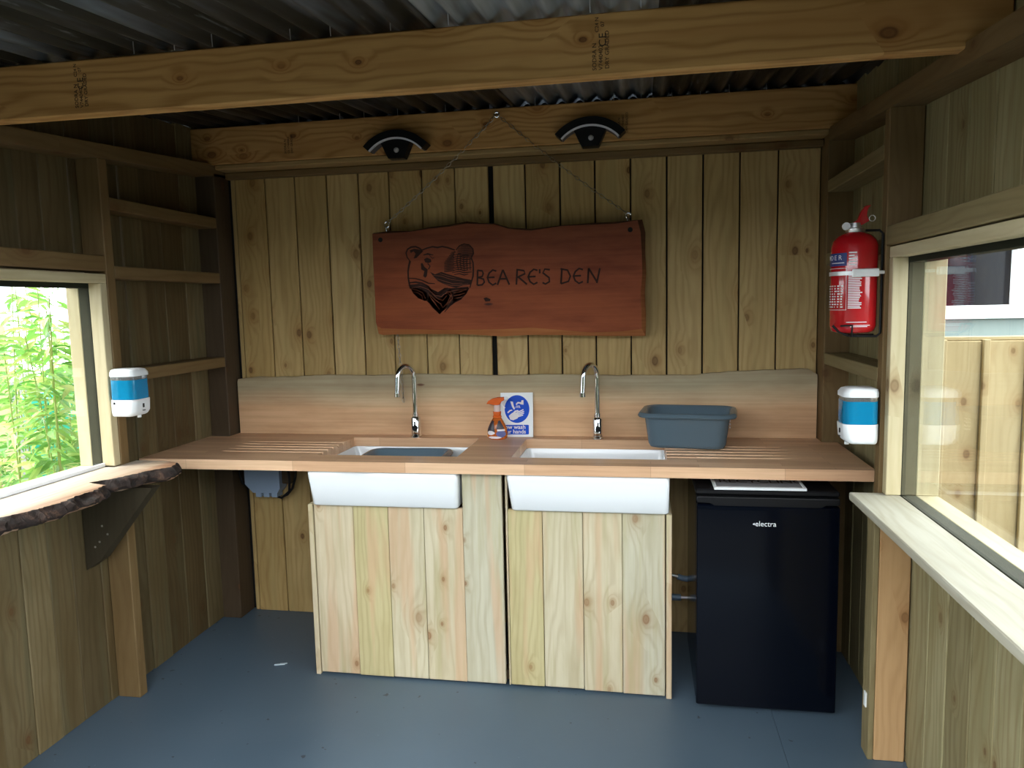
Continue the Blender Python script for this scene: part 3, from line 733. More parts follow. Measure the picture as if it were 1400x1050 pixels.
mb.prism(hp, -.640, -.604, 'y'); o = mb.build('handle', 'black', door); bv = o.modifiers.new('round', 'BEVEL'); bv.width = .003; bv.segments = 2
mb = MB(); text_mb(mb, 'electra', .0265, face_T((1.109, -.6468, .6975)), .0004, space=.98)
mb.add([(1.1005, -.6466, .7045), (1.108, -.6466, .700), (1.108, -.6466, .709)], [[0, 1, 2]]); mb.build('lettering', 'plastic', door)
for x in (fx0+.03, fx1-.03):
    for y in (-.58, -.16):
        mb = MB(); mb.lathe([(.002, 0), (.014, 0), (.014, .012), (.008, .014), (.008, .0225), (.002, .0225)], (x, y, .0003), 14); f = mb.build('foot', 'plastic' if (x > 1.2 and y < -.5) else 'black', t, smooth=30)
        if x > 1.2 and y < -.5: f['label'] = 'white foot'
# notice lying on the fridge
t = thing('recycling_notice', 'white framed recycling notice lying flat on top of the black fridge', 'sign', (1.12, -.47, .82))
Tr = Matrix.Translation((.975, -.628, .8212)) @ Matrix.Rotation(math.radians(1.0), 4, 'Z') @ Matrix.Rotation(math.radians(2.5), 4, 'X')
mb = MB(); mb.box(0, .305, 0, .30, 0, .008, 'x', .001, T=Tr); mb.build('board', 'noticegrey', t)
mb = MB(); mb.box(-.004, .309, -.004, .010, 0, .0095, 'x', .001, T=Tr); mb.box(-.004, .006, .010, .30, 0, .0095, 'y', .001, T=Tr); mb.box(.299, .309, .010, .30, 0, .0095, 'y', .001, T=Tr); mb.build('frame', 'plastic', t)
mb = MB(); text_mb(mb, 'RECYCLING', .060, Tr @ Matrix.Translation((.018, .066, .0082)), .0004, space=.92); mb.build('wording', 'ink', t)

# ------------------------------------------------------------------ hoses beside the fridge
for z, lab in ((.275, 'upper grey blue water hose between the cabinet and the fridge'), (.186, 'lower grey blue water hose between the cabinet and the fridge')):
    t = thing('water_hose', lab, 'hose', (.89, -.055, z), 'water hoses beside the fridge')
    if z > .2:
        mb = MB(); mb.tube([(.872, -.055, z+.006), (.89, -.055, z), (.92, -.055, z-.004), (1.05, -.055, z-.004)], .0125, 12); mb.build('hose', 'hose', t, smooth=50)
        mb = MB(); mb.tube([(.84, -.055, z+.014), (.873, -.055, z+.006)], .0065, 10); mb.build('fitting', 'steel', t, smooth=50)
    else:
        mb = MB(); mb.tube([(.917, -.055, z), (1.05, -.055, z)], .0125, 12); mb.build('hose', 'hose', t, smooth=50)
        mb = MB(); mb.tube([(.84, -.055, z), (.886, -.055, z)], .0145, 12); mb.build('hose', 'hose', t, smooth=50)
        mb = MB(); mb.tube([(.884, -.055, z), (.919, -.055, z)], .0065, 10); mb.build('fitting', 'steel', t, smooth=50)

# ------------------------------------------------------------------ junction box
t = thing('junction_box', 'grey blue electrical box with black cables on the wall under the worktop', 'box', (-1.06, -.02, .66))
mb = MB(); mb.prism([(-1.165, .84), (-1.165, .66), (-1.125, .618), (-1.000, .618), (-.985, .64), (-.985, .84)], -.075, -.003, 'y'); mb.build('enclosure', 'box', t)
for k in range(3):
    mb = MB(); mb.box(-1.115+k*.041, -1.085+k*.041, -.07, -.012, .596, .6182, 'z', .002); mb.build('cable_gland', 'box', t)
mb = MB(); mb.box(-.984, -.935, -.055, -.003, .66, .82, 'z', .004); mb.build('switch_block', 'framedark', t)
mb = MB(); mb.tube([(-.975, -.06, .60), (-.955, -.06, .61), (-.93, -.055, .64), (-.915, -.05, .69), (-.912, -.04, .75), (-.915, -.03, .80)], .006, 8)
mb.tube([(-1.02, -.05, .597), (-.985, -.06, .592), (-.945, -.06, .625), (-.94, -.06, .69), (-.955, -.05, .76)], .006, 8)
mb.tube([(-1.115, -.045, .62), (-1.15, -.05, .635), (-1.19, -.05, .655), (-1.203, -.05, .70), (-1.2, -.05, .80)], .006, 8); mb.build('cable', 'black', t, smooth=50)

# ------------------------------------------------------------------ hanging sign
random.seed(5)
def sg(px, py):
    """sign drawing coordinates -> metres on the sign face"""
    return (.00309137*px-.000315092*py+3.39615e-7*px*py-1.98162770, -.000300427*px-.00352726*py+5.5157e-7*px*py+3.00753768)
SYF, SYB = -.100, -.055
def outline(pts): return [sg(x, y) for x, y in pts]
sign = thing('hanging_sign', 'large red brown wooden slab sign with a burned bear head hung on chains', 'sign', (.13, -.08, 1.35))
topP = [(507, 318), (530, 315), (560, 315), (590, 310), (615, 307), (640, 303), (660, 305), (680, 305), (700, 311), (730, 312), (770, 308), (810, 305), (845, 303), (877, 299)]
rightP = [(881, 318), (880, 345), (882, 372), (880, 400), (882, 430), (881, 459)]
botP = [(850, 460), (810, 460), (770, 459), (730, 458), (690, 460), (650, 458), (610, 457), (575, 457), (545, 458), (520, 459), (514, 456)]
leftP = [(513, 440), (511, 400), (509, 360)]
allP = [(p[0]+random.uniform(-.6, .6), p[1]+random.uniform(-.7, .7)) for p in topP+rightP+botP+leftP]
front = outline(allP); n_ = len(front)
cx_ = sum(p[0] for p in front)/n_; cz_ = sum(p[1] for p in front)/n_
# bevelled bottom edge: the front face stops short of the bottom, where the lighter waney edge begins
fr = []
for i, (x, z) in enumerate(front):
    if x > .715: x -= .017+random.uniform(-.003, .003)
    if z > 1.79: z -= random.uniform(.004, .011)
    if z < 1.40: z += .026+.010*math.sin(x*9)+random.uniform(-.003, .003)
    fr.append((x, z))
mb = MB(); V = [(x, SYF, z) for x, z in fr]+[(x, SYF+.018, z) for x, z in front]+[(x, SYB, z) for x, z in front]
F = [list(range(n_))]; UV = [[(x, z-1.35) for x, z in fr]]; MI = [0]
for i in range(n_):
    j = (i+1) % n_
    F.append([i, j, n_+j, n_+i]); UV.append([(V[k][0], V[k][2]-1.35) for k in F[-1]]); MI.append(1)
    F.append([n_+i, n_+j, 2*n_+j, 2*n_+i]); UV.append([(V[k][0], V[k][2]-1.35) for k in F[-1]]); MI.append(1)
F.append(list(range(2*n_, 3*n_))[::-1]); UV.append([(0, 0)]*n_); MI.append(1)
for f, u, m_ in zip(F, UV, MI):
    pass
b0 = len(mb.v); mb.v += [Vector(p) for p in V]; mb.f += F; mb.uv += UV; mb.mi += MI
mb.build('slab', ['sign', 'signedge'], sign)
for px, py in ((519, 328), (861, 314)):
    mb = MB(); x, z = sg(px, py); mb.tube([(x, SYF+.002, z), (x, SYF-.0012, z)], .0105, 16); mb.build('bolt_head', 'dark', sign)
# burned bear head
mb = MB(); yA, yB = SYF-.0008, SYF+.0005
def zp(X, Y): return sg(540+X/8.75, 320+Y/8.75)
def S_(pts, wd): stroke(mb, [zp(*p) for p in pts], [v*.000355 for v in wd] if isinstance(wd, list) else wd*.000355, yA, yB)
def A_(pts): mb.prism([zp(*p) for p in pts], yA, yB, 'y')
S_([(190, 320), (155, 280), (140, 225), (160, 180), (205, 155), (260, 150), (310, 170), (340, 195)], [10, 14, 18, 20, 22, 22, 18, 12])
A_([(185, 195), (240, 175), (310, 185), (355, 205), (320, 235), (270, 285), (235, 290), (260, 235), (235, 205), (200, 225)])
S_([(330, 195), (400, 168), (470, 150), (530, 160), (590, 148), (660, 162), (745, 190)], [12, 18, 20, 22, 20, 20, 14])
for k in range(11):                       # hatched ear
    y = 125+k*15; hw = math.sqrt(max(0, 1-((y-205)/95)**2))*95
    S_([(872-hw, y), (872, y-4), (872+hw, y)], [7, 11, 9])
S_([(760, 190), (800, 140), (860, 118), (920, 130), (965, 175), (972, 230), (945, 280)], [10, 14, 14, 14, 16, 18, 20])
S_([(945, 280), (968, 340), (972, 420), (968, 500), (945, 580), (930, 640)], [18, 16, 18, 20, 16, 12])
S_([(190, 320), (175, 380), (165, 440), (168, 520), (180, 590), (200, 650)], [26, 22, 18, 18, 20, 24])
for k in range(13):                       # shaded brow, cut as close hatching
    y = 212+k*19; x0_ = 615+max(0, (330-y))*.75; S_([(x0_, y+8), (x0_+50, y), (740-(k % 2)*8, y-6)], [9, 15, 12])
for k in range(10):
    y = 250+k*26; S_([(735-(k % 3)*12, y), (800, y-14), (860, y+2), (950-(k % 2)*40, y-8)], [6, 12, 15, 8])
for k in range(5): S_([(780+k*38, 240+k*8), (770+k*40, 330), (790+k*36, 430)], [6, 13, 8])
A_([(440, 450), (500, 478), (580, 450), (640, 470), (760, 505), (860, 530), (950, 545), (935, 600), (850, 610), (760, 640), (680, 620), (620, 600), (540, 560), (480, 500)])
A_([(195, 605), (300, 590), (400, 612), (460, 655), (540, 690), (620, 640), (700, 645), (915, 625), (890, 705), (740, 810), (560, 952), (400, 800), (290, 765), (220, 690)])
S_([(175, 525), (260, 530), (340, 550), (420, 585), (500, 590)], [10, 14, 16, 14, 10])
S_([(180, 580), (260, 572), (340, 585), (420, 625), (470, 690), (520, 730)], [14, 22, 22, 20, 18, 14])
A_([(190, 630), (260, 640), (340, 660), (400, 700), (415, 770), (380, 800), (290, 765), (225, 700)])
A_([(430, 700), (500, 760), (580, 770), (640, 700), (690, 650), (720, 700), (700, 790), (660, 850), (560, 960), (470, 880), (410, 800)])
A_([(740, 690), (800, 650), (925, 640), (890, 710), (830, 770), (730, 815), (720, 780)])
S_([(420, 620), (450, 680), (500, 720), (560, 715), (610, 660), (660, 640)], [8, 12, 12, 12, 12, 8])
S_([(620, 930), (680, 860), (740, 815), (830, 770)], [8, 16, 16, 12])
S_([(355, 250), (410, 236), (480, 250)], [10, 22, 8]); A_([(365, 300), (400, 280), (450, 300), (455, 330), (420, 345), (380, 335)])
A_([(325, 350), (345, 345), (370, 390), (410, 420), (400, 500), (380, 520), (355, 500), (370, 440), (330, 420)])
S_([(410, 350), (440, 380), (420, 420)], 12); S_([(430, 250), (470, 290), (490, 280)], 7)
A_([(1095, 765), (1130, 755), (1180, 775), (1175, 800), (1120, 805)])
em = mb.build('bear_emblem', 'burn', sign); em['label'] = 'bear head burned into the wood'
mb = MB(); yA, yB = SYF-.0013, SYF-.0005   # unburned wood showing between the burned strokes
for L_ in ([(215, 640), (320, 625), (420, 660), (500, 730), (580, 745), (650, 690), (760, 670), (890, 655)], [(420, 700), (450, 760), (520, 840)], [(700, 700), (715, 770), (660, 850)], [(200, 650), (280, 668), (350, 700), (385, 770)], [(225, 690), (290, 700), (340, 735), (350, 785)], [(440, 720), (510, 790), (570, 830), (600, 880)], [(470, 715), (540, 775), (600, 790), (650, 730)],
           [(450, 770), (510, 840), (560, 900)], [(600, 720), (660, 700), (690, 740), (660, 810), (600, 880)], [(640, 680), (700, 700), (690, 790), (640, 850)], [(735, 700), (800, 690), (890, 660)], [(735, 735), (800, 725), (875, 700)], [(740, 770), (790, 760), (840, 745)],
           [(480, 490), (580, 500), (700, 540), (860, 560)], [(520, 530), (620, 560), (720, 590), (840, 585)], [(560, 470), (660, 500), (760, 525)], [(600, 590), (700, 610), (800, 610), (910, 590)]):
    S_(L_, [3]+[6]*(len(L_)-2)+[3])
mb.build('bare_wood_lines', 'signline', em)
# burned runic lettering
mb = MB()
def L(x0, x1, pts, wd=8.0):
    def q(u, v):
        X = x0+(x1-x0)*u; top_ = 312-(X-548)*.018; bot = 384-(X-548)*.020; Y = bot+(top_-bot)*v
        return sg(500+X/3.5, 280+Y/3.5)
    for st_ in pts: stroke(mb, [q(*p) for p in st_], [wd*.00095]*len(st_), yA, yB)
Bt = [[(0, 0), (.05, 1)], [(0, 1), (.7, .95), (.85, .78), (.7, .58), (.1, .52)], [(.1, .52), (.9, .4), (1, .2), (.7, .03), (0, 0)]]
Et = [[(1, .92), (.6, 1), (.2, .8), (.0, .5), (.2, .18), (.6, 0), (1, .12)], [(.05, .5), (.8, .52)]]
At = [[(-.05, 0), (.45, 1)], [(.45, 1), (1.05, 0)], [(.15, .4), (.8, .4)]]
Rt = [[(0, 0), (.08, 1)], [(0, 1), (.75, .92), (.85, .72), (.1, .48)], [(.2, .5), (1.05, .0)]]
St = [[(1, .95), (.3, 1), (.05, .75), (.9, .42), (.95, .15), (.4, 0), (0, .1)]]
Dt = [[(0, 0), (.1, 1)], [(-.05, 1), (.7, .9), (1, .5), (.8, .15), (0, 0)]]
Nt = [[(0, 0), (.08, 1)], [(.08, 1), (.75, .1)], [(.75, 0), (1, 1)]]
L(548, 582, Bt); L(597, 640, Et); L(648, 700, At); L(736, 784, Rt); L(792, 836, Et); L(846, 850, [[(0, 1), (.2, .72)]]); L(860, 894, St)
mb.build('burned_lettering', 'burn', sign)['label'] = 'burned runic lettering, first word'
mb = MB()
L(946, 990, Dt); L(1004, 1048, Et); L(1070, 1126, Nt)
mb.build('burned_lettering', 'burn', sign)['label'] = 'burned runic lettering, last word'

# chain
def link_chain(mb, pts, pitch=.0185, r=.00135):
    pts = [Vector(p) for p in pts]; seg = []
    for a, b in zip(pts[:-1], pts[1:]):
        L_ = (b-a).length; k = max(1, int(L_/pitch))
        for i in range(k): seg.append((a+(b-a)*((i+.5)/k), (b-a).normalized()))
    for i, (c, d) in enumerate(seg):
        up_ = Vector((0, 1, 0)) if abs(d.y) < .9 else Vector((1, 0, 0)); s1 = d.cross(up_).normalized(); s2 = d.cross(s1).normalized()
        s_ = s1 if i % 2 else s2; P = []
        for k in range(10):
            a = 2*math.pi*k/10; P.append(c+d*math.cos(a)*pitch*.68+s_*math.sin(a)*pitch*.33)
        mb.tube(P, r, 5, closed=True)
hook = Vector((.124, -.139, 2.284)); eL = Vector((-.398, -.078, 1.862)); eR = Vector((.666, -.078, 1.856))
t = thing('hanging_chain', 'bright steel chain in an upturned V from the beam hook to the sign', 'chain', hook)
def sag(a, b, s=.012): return [a+(b-a)*(k/8)-Vector((0, 0, s*4*(k/8)*(1-k/8))) for k in range(9)]
mb = MB(); link_chain(mb, sag(hook, eL)); mb.build('chain_run', 'chain', t, smooth=60)
mb = MB(); link_chain(mb, sag(hook, eR)); mb.build('chain_run', 'chain', t, smooth=60)
xs_, zs_ = sg(538, 459)
mb = MB(); link_chain(mb, [(-.378, -.05, 1.38), (-.366, -.05, 1.18), (-.360, -.05, 1.055)]); mb.build('chain_tail', 'chain', t, smooth=60)
mb = MB(); mb.tube([(.124, -.126, 2.29), (.124, -.142, 2.29)], .004, 8); mb.tube([(.124+.010*math.cos(k*.628), -.142, 2.281+.010*math.sin(k*.628)) for k in range(10)], .0028, 6, closed=True); mb.build('hook', 'chrome', t, smooth=50)
for e in (eL, eR):
    mb = MB(); mb.tube([e+Vector((.010*math.cos(k*.628), 0, -.006+.013*math.sin(k*.628))) for k in range(10)], .0027, 6, closed=True); mb.tube([e+Vector((-.004, 0, -.018)), e+Vector((-.004, 0, -.055))], .003, 8); mb.build('shackle', 'chrome', t, smooth=50)

# ------------------------------------------------------------------ two black beam lights
def beam_light(cx, zt, label):
    t = thing('solar_light', label, 'light', (cx, -.126, zt-.06), 'black arched lights on the back beam')
    a = .142; sgt = .062; R = (a*a+sgt*sgt)/(2*sgt); th = math.asin(a/R); zc = zt-R
    yb, yf = -.1255, -.186
    def arc(rad, k, n=20, sh=1.0): an = -th*sh+2*th*sh*k/n; return (cx+rad*math.sin(an), zc+rad*math.cos(an))
    def band(r1, r2, sh, y0, y1, name, mat):
        mb = MB(); A1 = [arc(R-r1, k, sh=sh) for k in range(21)]; A2 = [arc(R-r2, k, sh=sh) for k in range(21)]
        mb.prism(A1+A2[::-1], y0, y1, 'y'); return mb.build(name, mat, t)
    band(0, .030, 1.0, yb, yf, 'housing', 'black')
    band(.0305, .0375, .985, yf-.001, yf+.008, 'diffuser', 'diff')
    band(.0305, .035, .975, yb, yf+.0085, 'soffit', 'greysoffit')
    zb = zt-.116
    mb = MB(); mb.prism([(cx-.068, zt-.045), (cx-.03, zt-.0355), (cx+.03, zt-.0355), (cx+.068, zt-.045), (cx+.034, zb), (cx-.034, zb)], yb, -.1765, 'y'); mb.build('battery_case', 'black', t)
    mb = MB(); mb.lathe([(.001, 0), (.011, 0), (.010, .006), (.006, .009), (.001, .0095)], (0, 0, 0), 16, T=axes((cx+.004, -.1765, zt-.083), (1, 0, 0), (0, 0, 1), (0, -1, 0))); mb.build('sensor', 'greystrip', t, smooth=50)
beam_light(-.312, 2.238, 'black arched light on the back beam between the grade stamp and the chain hook')
beam_light(.514, 2.240, 'black arched light on the back beam on the fridge side of the chain hook')

# ------------------------------------------------------------------ soap dispensers
def dispenser(xb, yc, z0, sgn, label):
    """wall side at xb, front faces sgn*x"""
    t = thing('soap_dispenser', label, 'soap dispenser', (xb, yc, z0), 'soap dispensers on the wall studs')
    dp, hw, h = .108, .052, .175
    def ring(d0, d1, w_, z, r):
        P = rrect(d0, d1, -w_, w_, r, 5); return [(xb+sgn*p[0], yc+p[1], z0+z) for p in P]
    mb = MB(); mb.rings([ring(.008, dp-.024, .044, 0, .012), ring(.004, dp-.014, .049, .005, .018), ring(.002, dp-.004, hw, .018, .022), ring(.002, dp, hw, .060, .024), ring(.002, dp-.001, hw-.001, .062, .024)]); mb.build('base_housing', 'plastic', t, smooth=50)
    mb = MB(); mb.rings([ring(.003, dp-.003, hw-.002, .0625, .024), ring(.003, dp-.003, hw-.002, .134, .024)]); mb.build('soap_tank', 'soap', t, smooth=50)
    mb = MB(); mb.rings([ring(.004, dp-.004, hw-.002,   .1345, .024), ring(.004, dp-.004, hw-.002, .147, .024)]); mb.build('tank_rim', 'clear', t, smooth=50)
    mb = MB(); mb.rings([ring(.002, dp, hw, .1475, .024), ring(.002, dp, hw, .160, .024), ring(.004, dp-.008, hw-.006, .171, .022), ring(.012, dp-.02, hw-.016, h, .018)]); mb.build('lid', 'plastic', t, smooth=50)
    if sgn > 0: mb = MB(); y = yc-hw; mb.box(min(xb+sgn*.022, xb+sgn*.03), max(xb+sgn*.022, xb+sgn*.03), y-.0012, y+.002, z0+.046, z0+.054, 'x', .0005); mb.build('latch', 'black', t)
    xf = xb+sgn*(dp-.002)
    mb = MB(); mb.box(min(xf, xf+sgn*.003), max(xf, xf+sgn*.003), yc-.006, yc+.002, z0+.03, z0+.045, 'z', .001); mb.box(min(xf, xf+sgn*.003), max(xf, xf+sgn*.003), yc-.008, yc+.006, z0+.018, z0+.021, 'z', .0005); mb.build('sensor_window', 'black', t)
    mb = MB(); mb.lathe([(.002, -.008), (.007, -.008), (.007, .001), (.002, .001)], (xb+sgn*.085, yc, z0), 12); mb.build('spout', 'plastic', t, smooth=30)
dispenser(SL+.0005, -.845, 1.112, 1, 'white dispenser of blue soap beside the bamboo window')
dispenser(SR-.0005, -.810, 1.032, -1, 'white dispenser of blue soap under the fire extinguisher')

# ------------------------------------------------------------------ fire extinguisher
ex, ey, ez, er = 1.372, -.800, 1.372, .068
t = thing('fire_extinguisher', 'red fire extinguisher held on the stud above the soap dispenser', 'fire extinguisher', (ex, ey, ez))
mb = MB(); mb.lathe([(.002, .012), (er-.02, .006), (er-.006, .012), (er, .028), (er, .275), (er-.004, .290), (er-.016, .305), (er-.035, .315), (.022, .319), (.002, .319)], (ex, ey, ez), 40); cyl = mb.build('cylinder', 'red', t, smooth=50)
def cpatch(mb, z0, z1, a0, a1, off=.0006, mi=None, na=10):
    V = []; F = []
    for k in range(na+1):
        a = math.radians(a0+(a1-a0)*k/na); r = er+off
        for z in (z0, z1): V.append((ex+r*math.cos(a), ey+r*math.sin(a), ez+z))
    for k in range(na): F.append([2*k, 2*k+2, 2*k+3, 2*k+1])
    mb.add(V, F, None, mi)
# angles: 270 deg faces the door, 180 deg faces the room
mb = MB(); cpatch(mb, .213, .252, 140, 238); mb.build('blue_label', 'navy', cyl)
mb = MB()
for k, ch_ in enumerate('POWDER'):
    a = math.radians(149+k*14.3); r = er+.0009
    T = axes((ex+r*math.cos(a), ey+r*math.sin(a), ez+.2315), (-math.sin(a), math.cos(a), 0), (0, 0, 1), (math.cos(a), math.sin(a), 0)); text_mb(mb, ch_, .021, T, .0003, 'CENTER')
random.seed(21)
cpatch(mb, .221, .2235, 190, 232, .0009)
for z, a0, a1 in ((.205, 150, 239), (.078, 150, 239)): cpatch(mb, z, z+.0012, a0, a1, .0007)
for a in (238.4,): cpatch(mb, .078, .206, a, a+.8, .0007)
for k in range(9):
    z = .150-k*.008
    for q in range(7):
        a = 164+q*10; cpatch(mb, z, z+.004, a, a+random.uniform(3, 8), .0008, na=2)
for k in range(22):
    z = .192-k*.0052; cpatch(mb, z, z+.0030, 243, random.uniform(268, 277), .0008, na=4)
for k in range(5): cpatch(mb, .214+k*.009, .218+k*.009, 243, random.uniform(252, 262), .0008, na=2)
for z, a0, a1 in ((.040, 240, 290), (.030, 236, 300), (.026, 250, 292)): cpatch(mb, z, z+.0018, a0, a1, .0007)
mb.build('printed_text', 'labelwhite', cyl)
mb = MB(); mb.lathe([(.002, .315), (.024, .315), (.026, .318), (.026, .327), (.018, .33), (.016, .345), (.002, .345)], (ex, ey, ez), 20); mb.build('valve', 'steel', t, smooth=35)
mb = MB(); mb.tube([(ex, ey, ez+.335), (ex-.034, ey-.006, ez+.335)], .006, 8); mb.lathe([(.001, 0), (.012, 0), (.012, .006), (.001, .006)], (0, 0, 0), 14, T=axes((ex-.03, ey-.012, ez+.335), (1, 0, 0), (0, 0, 1), (0, -1, 0))); mb.build('gauge', 'steel', t, smooth=35)
mb = MB()
hp = [(ex-.010, ez+.345), (ex+.004, ez+.352), (ex+.014, ez+.378), (ex+.026, ez+.396), (ex+.044, ez+.398), (ex+.034, ez+.386), (ex+.032, ez+.366), (ex+.040, ez+.350), (ex+.018, ez+.338), (ex-.008, ez+.338)]
mb.prism(hp, ey-.010, ey+.010, 'y'); o = mb.build('handle', 'red', t); bv = o.modifiers.new('round', 'BEVEL'); bv.width = .003; bv.segments = 2
mb = MB(); mb.tube([(ex+.046+.009*math.cos(k*.628), ey-.012, ez+.357+.009*math.sin(k*.628)) for k in range(10)], .0014, 6, closed=True); mb.build('pin_ring', 'steel', t, smooth=50)
t = thing('extinguisher_bracket', 'black wire bracket and bright strap round the red extinguisher', 'bracket', (SR, ey, ez))
mb = MB(); xb_ = SR-.004
mb.tube([(ex+.02, ey-.04, ez+.318), (xb_-.01, ey-.036, ez+.318), (xb_, ey-.036, ez+.308), (xb_, ey-.036, ez+.006), (xb_-.01, ey-.036, ez-.004), (ex-.02, ey-.036, ez-.002), (ex-.05, ey-.036, ez+.012), (ex-.066, ey-.03, ez+.03)], .004, 8)
mb.tube([(ex-.05, ey-.06, ez+.03), (ex-.02, ey-.076, ez+.032), (ex-.018, ey-.06, ez-.002), (ex-.018, ey+.03, ez-.002), (xb_, ey+.03, ez-.002)], .003, 8); mb.build('wire_frame', 'black', t, smooth=50)
mb = MB()
def band(a0, a1, r, z0, z1, th=.0016, n=26, mi=None):
    V = []; F = []
    for k in range(n+1):
        a = math.radians(a0+(a1-a0)*k/n)
        for (rr, z) in ((r, z0), (r+th, z0), (r+th, z1), (r, z1)): V.append((ex+rr*math.cos(a), ey+rr*math.sin(a), ez+z))
    for k in range(n):
        for q in range(4): F.append([4*k+q, 4*k+(q+1) % 4, 4*k+4+(q+1) % 4, 4*k+4+q])
    F += [[0, 1, 2, 3], [4*n, 4*n+3, 4*n+2, 4*n+1]]; mb.add(V, F, None, mi)
band(150, 310, er+.001, .184, .196); mb.box(ex+.048, SR, ey-.052, ey-.048, ez+.186, ez+.196, 'x', .001); mb.build('strap', 'alu', t)
mb = MB(); mb.box(ex-.024, ex+.052, ey-er-.010, ey-er-.003, ez+.178, ez+.202, 'x', .003); mb.build('buckle', 'alu', t)

# ------------------------------------------------------------------ live edge shelf, brace
random.seed(9)
edge = [(-1.077, -.772), (-1.01, -.800), (-.985, -.868), (-1.030, -.935), (-1.045, -.985), (-1.072, -1.06), (-1.118, -1.125), (-1.036, -1.150), (-1.018, -1.225), (-1.024, -1.29), (-1.012, -1.37), (-1.026, -1.44), (-1.062, -1.53), (-1.07, -1.66), (-1.05, -1.8), (-1.08, -1.95), (-1.07, -2.1), (-1.09, -2.24)]
fine = []
for (a, b) in zip(edge[:-1], edge[1:]):
    for k in range(9): f = k/9; fine.append((a[0]+(b[0]-a[0])*f+random.uniform(-.005, .005), a[1]+(b[1]-a[1])*f))
fine.append(edge[-1])
back = [(-1.246, -2.24), (-1.246, -.892), (-1.203, -.892), (-1.203, -.772)]
ZT, ZB = .924, .866
mb = MB(); nf = len(fine); V = []; F = []; UV = []; MI = []
lev = [(ZT, 0.0), (ZT-.006, .006), (ZT-.014, .016), (ZT-.024, .022), (ZT-.034, .024), (ZT-.043, .016), (ZT-.050, .006), (ZB, -.010)]
from mathutils import noise as mnoise
for (x, y) in fine:
    dep = .62+.55*abs(mnoise.noise(Vector((y*7, 1, 5))))+.3*mnoise.noise(Vector((y*22, 4, 2)))
    for (z, dx) in lev:
        z = ZT-(ZT-z)*max(.86, min(1.16, dep))
        nz_ = mnoise.noise(Vector((y*14, z*40, 3))); n2 = mnoise.noise(Vector((y*45, z*90, 8)))
        j = (nz_*.024+n2*.012) if dx else 0
        V.append((x+dx+j, y+(n2*.004 if dx else 0), z+(nz_*.004 if dx > 0 else 0)))
m5 = len(lev)
for i in range(nf-1):
    pale = i < 9
    for k in range(m5-1): F.append([i*m5+k, (i+1)*m5+k, (i+1)*m5+k+1, i*m5+k+1]); MI.append(0 if (k >= m5-3 and (i < 20 or 70 < i < 90)) or k == m5-2 and i % 13 < 5 else 1)
bt = len(V); V += [(x, y, ZT) for x, y in back]; bb = len(V); V += [(x, y, ZB) for x, y in back]; nb = len(back)
F.append([i*m5 for i in range(nf)]+[bt+k for k in range(nb)]); MI.append(0)
F.append([i*m5+m5-1 for i in range(nf)]+[bb+k for k in range(nb)]); MI.append(0)
F.append([k for k in range(m5)]+[bb+nb-1, bt+nb-1]); MI.append(0); F.append([(nf-1)*m5+k for k in range(m5)]+[bb, bt]); MI.append(0)
for k in range(nb-1): F.append([bt+k, bt+k+1, bb+k+1, bb+k]); MI.append(0)
UV = [[(V[k][1], -V[k][0]-1.0) for k in f] for f in F]
mb.v += [Vector(p) for p in V]; mb.f += F; mb.uv += UV; mb.mi += MI
shelf = tag(mb.build('live_edge_shelf', ['slabtop', 'bark'], smooth=55), 'pale live edge slab shelf with dark bark under the bamboo window', 'shelf')
mb = MB(); mb.prism([(-1.299, .775), (-1.299, .550), (-1.235, .592), (-1.005, .8655), (-1.14, .8655), (-1.20, .835)], -.958, -.912, 'y', g=1)
br = tag(mb.build('shelf_brace', 'brace'), 'dark timber brace under the live edge shelf', 'brace')
for x, z in ((-1.22, .72), (-1.20, .69), (-1.235, .66), (-1.255, .64)):
    mb = MB(); mb.tube([(x, -.957, z), (x, -.9595, z)], .004, 10); mb.build('screw_head', 'steel', br)

# right-hand sill
mb = MB(); mb.box(1.362, 1.503, WL1, -.852, .854, .8785, 'y', .003)
tag(mb.build('window_sill', 'sill'), 'pale weathered timber sill board under the right-hand window', 'sill')

# ------------------------------------------------------------------ outside, seen through the windows; one added sky blocker is out of view
t = thing('board_fence', 'pale yellow vertical board fence outside the right-hand window', 'fence', (2.6, .32, -.06))
mb = MB(); x = 1.70; k = 0
while x < 4.2:
    mb.box(x, x+.150, .30, .318, -.05, 1.285, 'z', .003); x += .176; k += 1
mb.box(1.70, 4.2, .32, .335, -.05, 1.285, 'z', .002); mb.build('boards', 'fence', t)
mb = MB(); x = 1.70
while x < 4.2: mb.box(x-.026, x+.002, .278, .2995, -.05, 1.292, 'z', .003); x += .176
mb.build('battens', 'fence', t)
mb = MB(); mb.box(1.68, 4.2, .305, .345, 1.286, 1.304, 'x', .003); mb.build('capping', 'fence', t)
t = thing('outbuilding', 'grey green building with a dark white-framed window beyond the board fence', 'building', (4.5, 3.2, -.06))
mb = MB(); mb.box(2.2, 8, 3.05, 3.25, -.05, 1.30, 'x', .01); mb.box(2.2, 8, 3.05, 3.25, 1.99, 2.6, 'x', .01); mb.box(2.2, 2.6, 3.05, 3.25, 1.30, 1.99, 'x', .01); mb.build('wall', 'render', t)
mb = MB(); mb.box(2.6, 8, 3.0, 3.1, 1.31, 1.405, 'x', .005); mb.box(3.54, 3.62, 3.0, 3.1, 1.405, 1.99, 'z', .005); mb.box(2.6, 2.66, 3.0, 3.1, 1.405, 1.99, 'z', .005); mb.box(2.6, 8, 3.0, 3.1, 1.93, 1.99, 'x', .005); mb.build('window_frame', 'upvc', t)
mb = MB(); mb.box(2.6, 8, 3.10, 3.12, 1.40, 1.99, 'x', .002); mb.build('window_pane', 'fridge', t)

